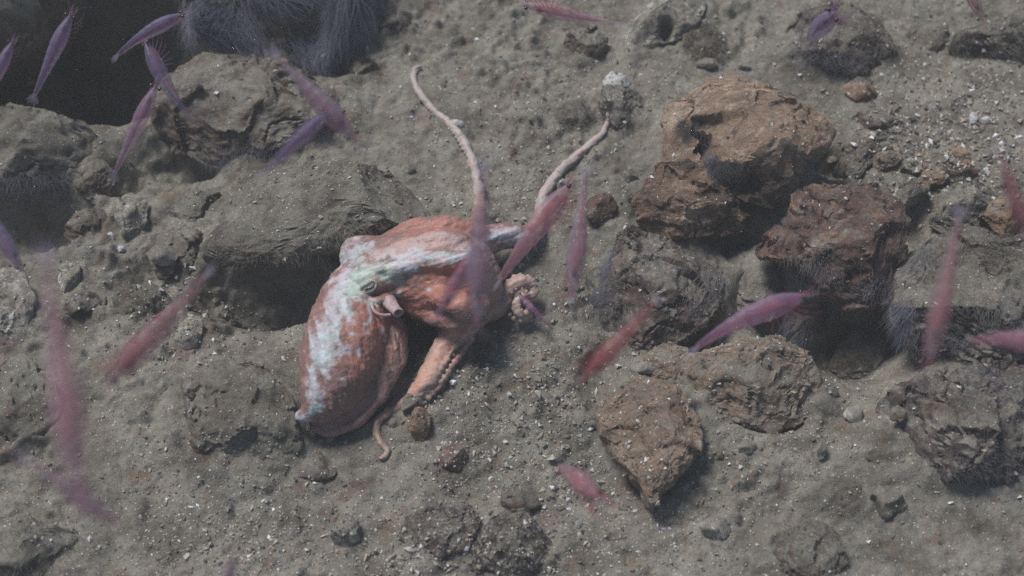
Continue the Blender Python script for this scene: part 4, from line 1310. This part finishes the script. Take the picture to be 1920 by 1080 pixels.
def shrimp(label, head, tail, depth, dorsal=0.0, curve=0.35, tint=(0.34, 0.27, 0.40), dive=0, size=1.0, group=SG):
    """head and tail photo points, middle depth in metres; dorsal: angle of the back, 0 = to the left of the swimming direction as seen, 90 = to the viewer"""
    mid = ((head[0] + tail[0]) / 2, (head[1] + tail[1]) / 2)
    Lw = math.hypot(head[0] - tail[0], head[1] - tail[1]) * depth / FPX
    L = SL * size
    if dive:
        dz = math.sqrt(max(L * L - Lw * Lw, 0)) / 2 * dive
    else:
        dz, L = 0.0, Lw
    h = at_depth(head[0], head[1], depth - dz)
    tl = at_depth(tail[0], tail[1], depth + dz)
    x = h - tl
    ln = np.linalg.norm(x)
    x /= ln
    vd = CAM - (h + tl) / 2; vd /= np.linalg.norm(vd)
    perp = np.cross(vd, x); perp /= np.linalg.norm(perp)
    vd = np.cross(x, perp)
    a = R_(dorsal)
    z = perp * math.cos(a) + vd * math.sin(a)
    y = np.cross(z, x)
    pr = PROTO[curve]
    if pr[2]:
        r = pr[0].copy(); COL.objects.link(r)
        for k in pr[1]:
            c_ = k.copy(); COL.objects.link(c_); c_.parent = r
    else:
        r = pr[0]
        pr[2] = True
    c0 = (h + tl) / 2
    Mx = Matrix(((x[0], y[0], z[0], c0[0]), (x[1], y[1], z[1], c0[1]), (x[2], y[2], z[2], c0[2]), (0, 0, 0, 1)))
    rr_ = random.Random(label)
    wy = rr_.uniform(0.85, 1.12)
    r.matrix_world = Mx @ Matrix.Diagonal((ln, ln * wy, ln * wy * rr_.uniform(0.94, 1.08), 1))
    r.color = (*tint, 1)
    for k in r.children:
        k.color = (0.20, 0.085, 0.20, 1) if tint[2] > tint[0] * 1.3 else ((0.34, 0.05, 0.065, 1) if tint[0] > 0.35 else (0.24, 0.09, 0.13, 1))
    tag(r, label, "shrimp", group)
    return r


VI = (0.22, 0.21, 0.36); MA = (0.30, 0.25, 0.34); RE = (0.36, 0.15, 0.16); PK = (0.36, 0.26, 0.30)
shrimp("violet shrimp heading up over the black hollow at the left", (138, 18), (55, 198), 1.42, 70, 0.06, VI)
shrimp("violet shrimp crossing another in the black hollow, its head toward the hairy boulder", (352, 22), (192, 106), 1.46, 35, 0.35, VI)
shrimp("violet shrimp hanging tail down below the crossing shrimp by the hairy boulder", (268, 70), (356, 248), 1.50, 35, 0.35, VI)
shrimp("red-banded shrimp with dark eyes climbing from the shadow below the black hollow", (298, 150), (205, 345), 1.42, 80, 0.06, (0.30, 0.22, 0.34))
shrimp("slender blurred shrimp diving head down right over the reddish boulder", (672, 268), (500, 84), 1.22, 60, 0.06, MA)
shrimp("faint blurred violet shrimp over the upper edge of the mud-coated slab", (622, 205), (478, 338), 1.08, 60, 0.06, VI)
shrimp("sliver of a violet shrimp at the left edge beside the black hollow", (28, 70), (-45, 225), 1.36, 70, 0.06, VI)
shrimp("violet shrimp cut by the left edge, pointing down past the dark gap", (44, 512), (-50, 345), 1.30, 60, 0.06, VI)
shrimp("largest and most blurred shrimp, upright at the left with its head down", (152, 945), (78, 440), 0.70, 90, 0.06, (0.50, 0.36, 0.43))
shrimp("heavily blurred shrimp slanting behind the head of the largest shrimp", (222, 985), (30, 848), 0.84, 60, 0.06, MA)
shrimp("blurred pink shrimp slanting down left over the mud below the slab tip", (196, 726), (410, 496), 1.08, -30, 0.06, PK)
shrimp("blurred violet-grey shrimp hanging upright in front of the octopus web", (893, 618), (908, 285), 1.06, 90, 0.06, (0.30, 0.25, 0.34))
shrimp("dark-eyed shrimp slanting down left across the octopus web", (815, 600), (925, 410), 1.17, -60, 0.06, (0.28, 0.20, 0.30))
shrimp("sharp red-marked shrimp with fine legs above the coiled octopus arm", (1078, 335), (918, 545), 1.36, 15, 0.06, (0.48, 0.29, 0.36))
shrimp("upright mauve shrimp with a long tail right of the octopus", (1071, 562), (1101, 300), 1.32, 90, 0.06, (0.38, 0.30, 0.38))
shrimp("blurred deep red shrimp slanting over the tan wedge-shaped boulder", (1086, 718), (1246, 552), 1.08, -25, 0.06, RE)
shrimp("glossy violet-pink shrimp stretched toward the dark hole", (1522, 548), (1266, 648), 1.27, 30, 0.35, (0.40, 0.26, 0.42))
shrimp("short pink shrimp seen end-on over the grit below centre", (1124, 936), (1026, 850), 1.14, 75, 0.35, (0.42, 0.26, 0.32), 1)
shrimp("pale pink shrimp with black eyes along the top edge", (974, 6), (1172, 52), 1.50, -35, 0.06, (0.44, 0.32, 0.40))
shrimp("foreshortened violet shrimp over the dark reddish furry boulder", (1568, 22), (1496, 92), 1.42, 80, 0.35, VI, 1)
shrimp("shrimp entering at the top right with two black eyes", (1846, 44), (1776, -110), 1.34, 80, 0.06, PK)
shrimp("large blurred pink shrimp upright before the dark furry boulder", (1740, 690), (1805, 375), 1.02, 90, 0.06, PK)
shrimp("blurred pink shrimp cut by the right edge above the violet furry boulder", (2010, 655), (1785, 618), 1.06, -30, 0.35, (0.44, 0.26, 0.36))
shrimp("blurred dark red shrimp at the right edge over the orange-tan rock", (1930, 455), (1868, 268), 0.96, 70, 0.06, (0.26, 0.10, 0.14))
shrimp("dark eyed shrimp just entering at the bottom edge", (440, 1040), (385, 1220), 1.05, 80, 0.06, MA)
shrimp("shrimp head with a black eye just inside the left edge", (24, 645), (-170, 610), 1.30, 30, 0.06, PK)
hit, _ = first_hit(985, 565)
shrimp("small violet shrimp caught in the coil of the octopus arm", (968, 548), (1042, 626), depth_of(hit) + 0.004, 70, 0.35, (0.38, 0.22, 0.42), 0, 1.0, "shrimp caught by the octopus")

# ------------------------------------------------------------------ grit, pebbles and specks
from mathutils.bvhtree import BVHTree
bpy.context.view_layer.update()
allV, allF, off = [], [], 0
for o in [seabed, octo] + ROCKS:
    me = o.data
    n = len(me.vertices)
    c = np.empty(n * 3, np.float32); me.vertices.foreach_get("co", c)
    mw = np.array(o.matrix_world)
    c = c.reshape(-1, 3) @ mw[:3, :3].T + mw[:3, 3]
    me.calc_loop_triangles()
    tr_ = np.empty(len(me.loop_triangles) * 3, np.int32); me.loop_triangles.foreach_get("vertices", tr_)
    tr_ = tr_.reshape(-1, 3)
    allV.append(c); allF.append(tr_ + off); off += n
nb_oct0 = len(allF[0]); nb_oct1 = nb_oct0 + len(allF[1])
BV = BVHTree.FromPolygons(np.vstack(allV).tolist(), np.vstack(allF).tolist())
DOWN = Vector((0, 0, -1))


def drop(x, y):
    loc, nor, i, _ = BV.ray_cast(Vector((x, y, 0.6)), DOWN)
    if loc is None or nb_oct0 <= i < nb_oct1:
        return None
    if nor.z < 0.45:
        return None
    return loc, nor


GRITTY = [(930, 760, 200, 200, 1.0), (1770, 180, 170, 160, 1.3), (1750, 330, 160, 70, 0.8), (1100, 980, 250, 120, 0.8), (800, 1040, 250, 60, 0.6), (420, 980, 220, 110, 0.8), (1150, 120, 300, 120, 0.7),
          (1450, 690, 150, 60, 0.7), (330, 620, 120, 80, 0.6), (1000, 330, 150, 120, 0.7), (1400, 860, 200, 50, 0.6), (560, 620, 120, 60, 0.3), (600, 380, 200, 60, 0.5)]


def grit_density(x, y):
    z = 0.22
    for (a, b, rx, ry, w_) in GRITTY:
        z += w_ * math.exp(-(((x - a) / rx) ** 2 + ((y - b) / ry) ** 2))
    return z


OCTA = np.array([(1, 0, 0), (0, 1, 0), (-1, 0, 0), (0, -1, 0), (0, 0, 1), (0, 0, -1)], float)
OCTF = np.array([(0, 1, 4), (1, 2, 4), (2, 3, 4), (3, 0, 4), (1, 0, 5), (2, 1, 5), (3, 2, 5), (0, 3, 5)])
CUBV = np.array([(-1, -1, -1), (1, -1, -1), (1, 1, -1), (-1, 1, -1), (-1, -1, 1), (1, -1, 1), (1, 1, 1), (-1, 1, 1)], float)


DRIFT = [(1790, 240, 130, 90, 1.0), (1760, 330, 130, 50, 0.9), (1000, 740, 90, 90, 0.35), (820, 1050, 120, 30, 0.5), (430, 1010, 100, 50, 0.3), (820, 740, 50, 30, 0.5), (1060, 900, 90, 60, 0.3), (330, 560, 90, 60, 0.4)]


def drift_density(x, y):
    return sum(w_ * math.exp(-(((x - a) / rx) ** 2 + ((y - b) / ry) ** 2)) for a, b, rx, ry, w_ in DRIFT)


def grains(count, smin, smax, power, palette, weights, seed, flat=(0.35, 0.9), dmin=0.0, density=None):
    rg = random.Random(seed)
    nr = np.random.default_rng(seed)
    Vs, Fs, Cs = [], [], []
    k = 0
    tries = 0
    while k < count and tries < count * 30:
        tries += 1
        px, py = rg.uniform(-60, 1980), rg.uniform(-60, 1140)
        dn = (density or grit_density)(px, py) - dmin
        if rg.random() > dn:
            continue
        q = plane_pt(px, py)
        r = drop(q[0], q[1])
        if r is None:
            continue
        loc, nor = r
        s = smin * (smax / smin) ** (rg.random() ** power)
        v = OCTA * nr.uniform(0.6, 1.25, (6, 1)) + nr.normal(0, 0.18, (6, 3))
        v = v * np.array([1.0, rg.uniform(0.4, 0.95), rg.uniform(*flat)]) * s
        rot = np.array(Matrix.Rotation(rg.uniform(0, 6.28), 3, 'Z') @ Matrix.Rotation(rg.gauss(0, 0.5), 3, 'X') @ Matrix.Rotation(rg.gauss(0, 0.4), 3, 'Y'))
        v = v @ rot.T + np.array(loc) + np.array(nor) * s * 0.15
        Vs.append(v); Fs.append(OCTF + 6 * k)
        c_ = np.array(rg.choices(palette, weights)[0]) * rg.uniform(0.7, 1.2)
        Cs.append(np.tile(c_, (6, 1)))
        k += 1
    return np.vstack(Vs), np.vstack(Fs), np.clip(np.vstack(Cs), 0.01, 0.85)


t = NT("grit_mineral")
at = t.n("ShaderNodeAttribute", attribute_name="tone")
v = t.geo().outputs["Position"]
n = t.noise(v, 1500, 3, 0.6)
c = t.mix(t.smap(n, 0.55, 0.40, 0, 0.5), at.outputs["Color"], SILT_D)
t.link(c, t.b.inputs["Base Color"])
t.val(t.b, Roughness=0.55)
M_GRIT = t.m

PAL = [(0.62, 0.63, 0.64), (0.42, 0.40, 0.36), (0.26, 0.235, 0.20), (0.20, 0.14, 0.105), (0.09, 0.08, 0.075), (0.34, 0.27, 0.19)]
V, F, C_ = grains(24000, 0.0004, 0.0015, 1.6, PAL, [3.4, 3, 4, 1.6, 1.6, 1], 5)
g1 = mesh_np("shell_grit", V, F, M_GRIT, None, {"tone": C_}, False)
tag(g1, "fine pale and brown grit strewn over the mud", "grit", None, "stuff")
V, F, C_ = grains(7500, 0.0011, 0.0034, 1.9, PAL, [1.6, 3, 5, 2.2, 1.6, 1.2], 6, (0.4, 0.9), 0.12)
V2, F2, C2 = grains(1150, 0.0018, 0.0050, 1.5, PAL, [2.4, 3.4, 5, 2.2, 1.2, 2.0], 8, (0.5, 0.9), 0.0, drift_density)
F = np.vstack([F, F2 + len(V)]); V = np.vstack([V, V2]); C_ = np.vstack([C_, C2])
g2 = mesh_np("gravel", V, F, M_GRIT, None, {"tone": C_}, False)
tag(g2, "small angular gravel lying in drifts on the mud", "gravel", None, "stuff")

# single pebbles and shell chips one can point at
PEB = [
    (858, 234, 13, 11, 'white', "square white shell chip beside the octopus arm that reaches up"),
    (1826, 220, 8, 15, 'white', "bright white upright shell chip in the upper right gravel patch"),
    (1848, 224, 12, 7, 'white', "flat whitish chip touching the bright upright shell chip"),
    (766, 316, 14, 10, 'pale', "pale grey angular pebble on the upper rim of the mud-coated slab"),
    (1496, 385, 8, 5, 'white', "tiny white chip at the left shoulder of the rusty red boulder"),
    (207, 443, 7, 9, 'white', "small white pebble just below the pale flat rock's left side"),
    (228, 467, 8, 7, 'white', "small white pebble under the pointed end of the pale flat rock"),
    (1540, 838, 10, 26, 'pale', "slanting pale shell stick on the mud below the orange-tan boulder"),
    (1400, 838, 20, 14, 'pale', "pale crusty pebble just below the orange-tan boulder"),
    (1060, 838, 10, 5, 'white', "flat white chip above the short pink shrimp"),
    (1440, 662, 9, 9, 'white', "white pebble stuck in the mud cap of the orange-tan boulder"),
    (690, 92, 6, 6, 'white', "round white pebble near the top below the dark flat rock"),
    (608, 104, 9, 6, 'pale', "pale pebble at the right foot of the hairy boulder"),
    (828, 668, 7, 7, 'pale', "round buff pebble touching the suckers of the lower octopus arm"),
    (856, 655, 10, 7, 'pale', "whitish pebble right of the lower octopus arm"),
    (742, 792, 13, 14, 'pale', "buff pebble cupped by the curled tip of the lower octopus arm"),
    (1880, 342, 7, 9, 'pale', "cream pebble among the cobbles near the right edge"),
    (1706, 300, 9, 5, 'white', "white chip lying on the blackish cobble"),
    (1800, 285, 18, 10, 'orange', "brown-orange pebble in the cobbles under the white shell chips"),
    (1850, 290, 16, 12, 'pale', "pale pebble in the cobbles near the right edge below the gravel"),
    (1560, 300, 12, 8, 'tan', "buff pebble right of the large golden-brown boulder"),
    (1214, 690, 22, 12, 'pale', "oblong buff pebble on the upper edge of the tan wedge-shaped boulder"),
    (1124, 896, 8, 6, 'pale', "pale grey pebble beside the head of the short pink shrimp"),
    (1085, 984, 8, 8, 'white', "white pebble in the grit left of the whitish bottom rock"),
    (1660, 1048, 12, 9, 'pale', "pale bluish crust pebble at the bottom right"),
    (302, 1042, 16, 10, 'pale', "pale pitted pebble near the bottom left corner"),
    (870, 880, 7, 7, 'pale', "round buff pebble right of the small dark brown rock"),
    (600, 824, 9, 7, 'pale', "light pebble below the skirt of the octopus mantle"),
    (618, 822, 9, 7, 'pale', "brownish light pebble second in the row below the mantle skirt"),
    (1350, 855, 9, 8, 'grey', "small grey pebble on the mud right of the tan wedge-shaped boulder"),
]
PEB += [
    (302, 476, 30, 22, 'pale', "pale crusted stone with brownish sides left of the slab's tip"),
    (1602, 778, 18, 22, 'pale', "pale crumbly stone between the orange-tan boulder and the lower furry boulder"),
    (1684, 776, 20, 15, 'tan', "cream and brown stone at the foot of the lower furry boulder"),
    (975, 942, 36, 22, 'silt_red', "low brownish mud-covered stone left of the short pink shrimp"),
    (1396, 126, 13, 9, 'pale', "pale pebble at the top tip of the large golden-brown boulder"),
    (1328, 118, 26, 12, 'pale', "whitish low stone below the fuzzy pale brown lump at the top"),
    (1180, 330, 15, 11, 'pale', "pale pebble on smooth mud left of the banded dark brown rock"),
    (252, 545, 16, 12, 'pale', "small pale stone on top of the rough brownish slope rock"),
    (1110, 795, 12, 9, 'grey', "grey pebble lying against the left side of the tan wedge-shaped boulder"),
    (1560, 735, 16, 12, 'grey', "pale grey round stone beside the right foot of the orange-tan boulder"),
]
for i, (a, b, rx, ry, mt, lb) in enumerate(PEB):
    an = np.linspace(0, 2 * math.pi, 9)[:-1]
    rg = np.random.default_rng(300 + i)
    jit = rg.uniform(0.72, 1.15, 8)
    rock("pebble", lb, [(a + rx * j * math.cos(x), b + ry * j * math.sin(x)) for x, j in zip(an, jit)], mt, 0.6, 0.55, 26, 3, 0.8, 4, 200 + i, "pebble", "loose pebbles and shell chips")

# pebbles that landed on a rock sit on it
for o in [x for x in ROCKS if x.name.startswith("pebble")]:
    q = o.location
    loc, nor, i, _ = BV.ray_cast(Vector((q.x, q.y, 0.6)), DOWN)
    if loc and loc.z > q.z + 0.004 and not (nb_oct0 <= i < nb_oct1):
        # slide along the view line so it keeps its place in the picture
        d = Vector(ray(*to_px(np.array(q))))
        o.location = q - d * ((loc.z - 0.003 - q.z) / -d.z)

# specks drifting in the water
rg = np.random.default_rng(55)
n = 900
px = rg.uniform(-100, 2020, n); py = rg.uniform(-100, 1180, n)
dp = rg.uniform(1.0, 1.52, n)
ctr = np.stack([at_depth(a, b, d) for a, b, d in zip(px, py, dp)])
ctr = ctr[ctr[:, 2] > ground(ctr[:, 0], ctr[:, 1]) + 0.02]
sz = 0.00018 + 0.00030 * rg.random(len(ctr)) ** 3
V = (ctr[:, None, :] + OCTA[None] * sz[:, None, None]).reshape(-1, 3)
F = (OCTF[None] + 6 * np.arange(len(ctr))[:, None, None]).reshape(-1, 3)
snow = mesh_np("marine_snow", V, F, mat_fuzz("drifting_specks", (0.6, 0.6, 0.6), 0.8))
tag(snow, "tiny pale specks drifting in the water", "specks", None, "stuff")

# ------------------------------------------------------------------ hazy water
hv = np.array([(x, y, z) for z in (-1.6, 1.75) for (x, y) in ((-5.5, -5.5), (5.5, -5.5), (5.5, 5.5), (-5.5, 5.5))], float)
hf = np.array([(0, 3, 2, 1), (4, 5, 6, 7), (0, 1, 5, 4), (1, 2, 6, 5), (2, 3, 7, 6), (3, 0, 4, 7)])
t = NT("haze_volume")
t.t.nodes.remove(t.b)
pv = t.n("ShaderNodeVolumePrincipled")
pv.inputs["Color"].default_value = (0.84, 0.88, 0.90, 1)
pv.inputs["Density"].default_value = 0.041
pv.inputs["Anisotropy"].default_value = 0.0
t.link(pv.outputs[0], t.out.inputs["Volume"])
haze = mesh_np("haze", hv, hf, t.m)
tag(haze, kind='stuff')
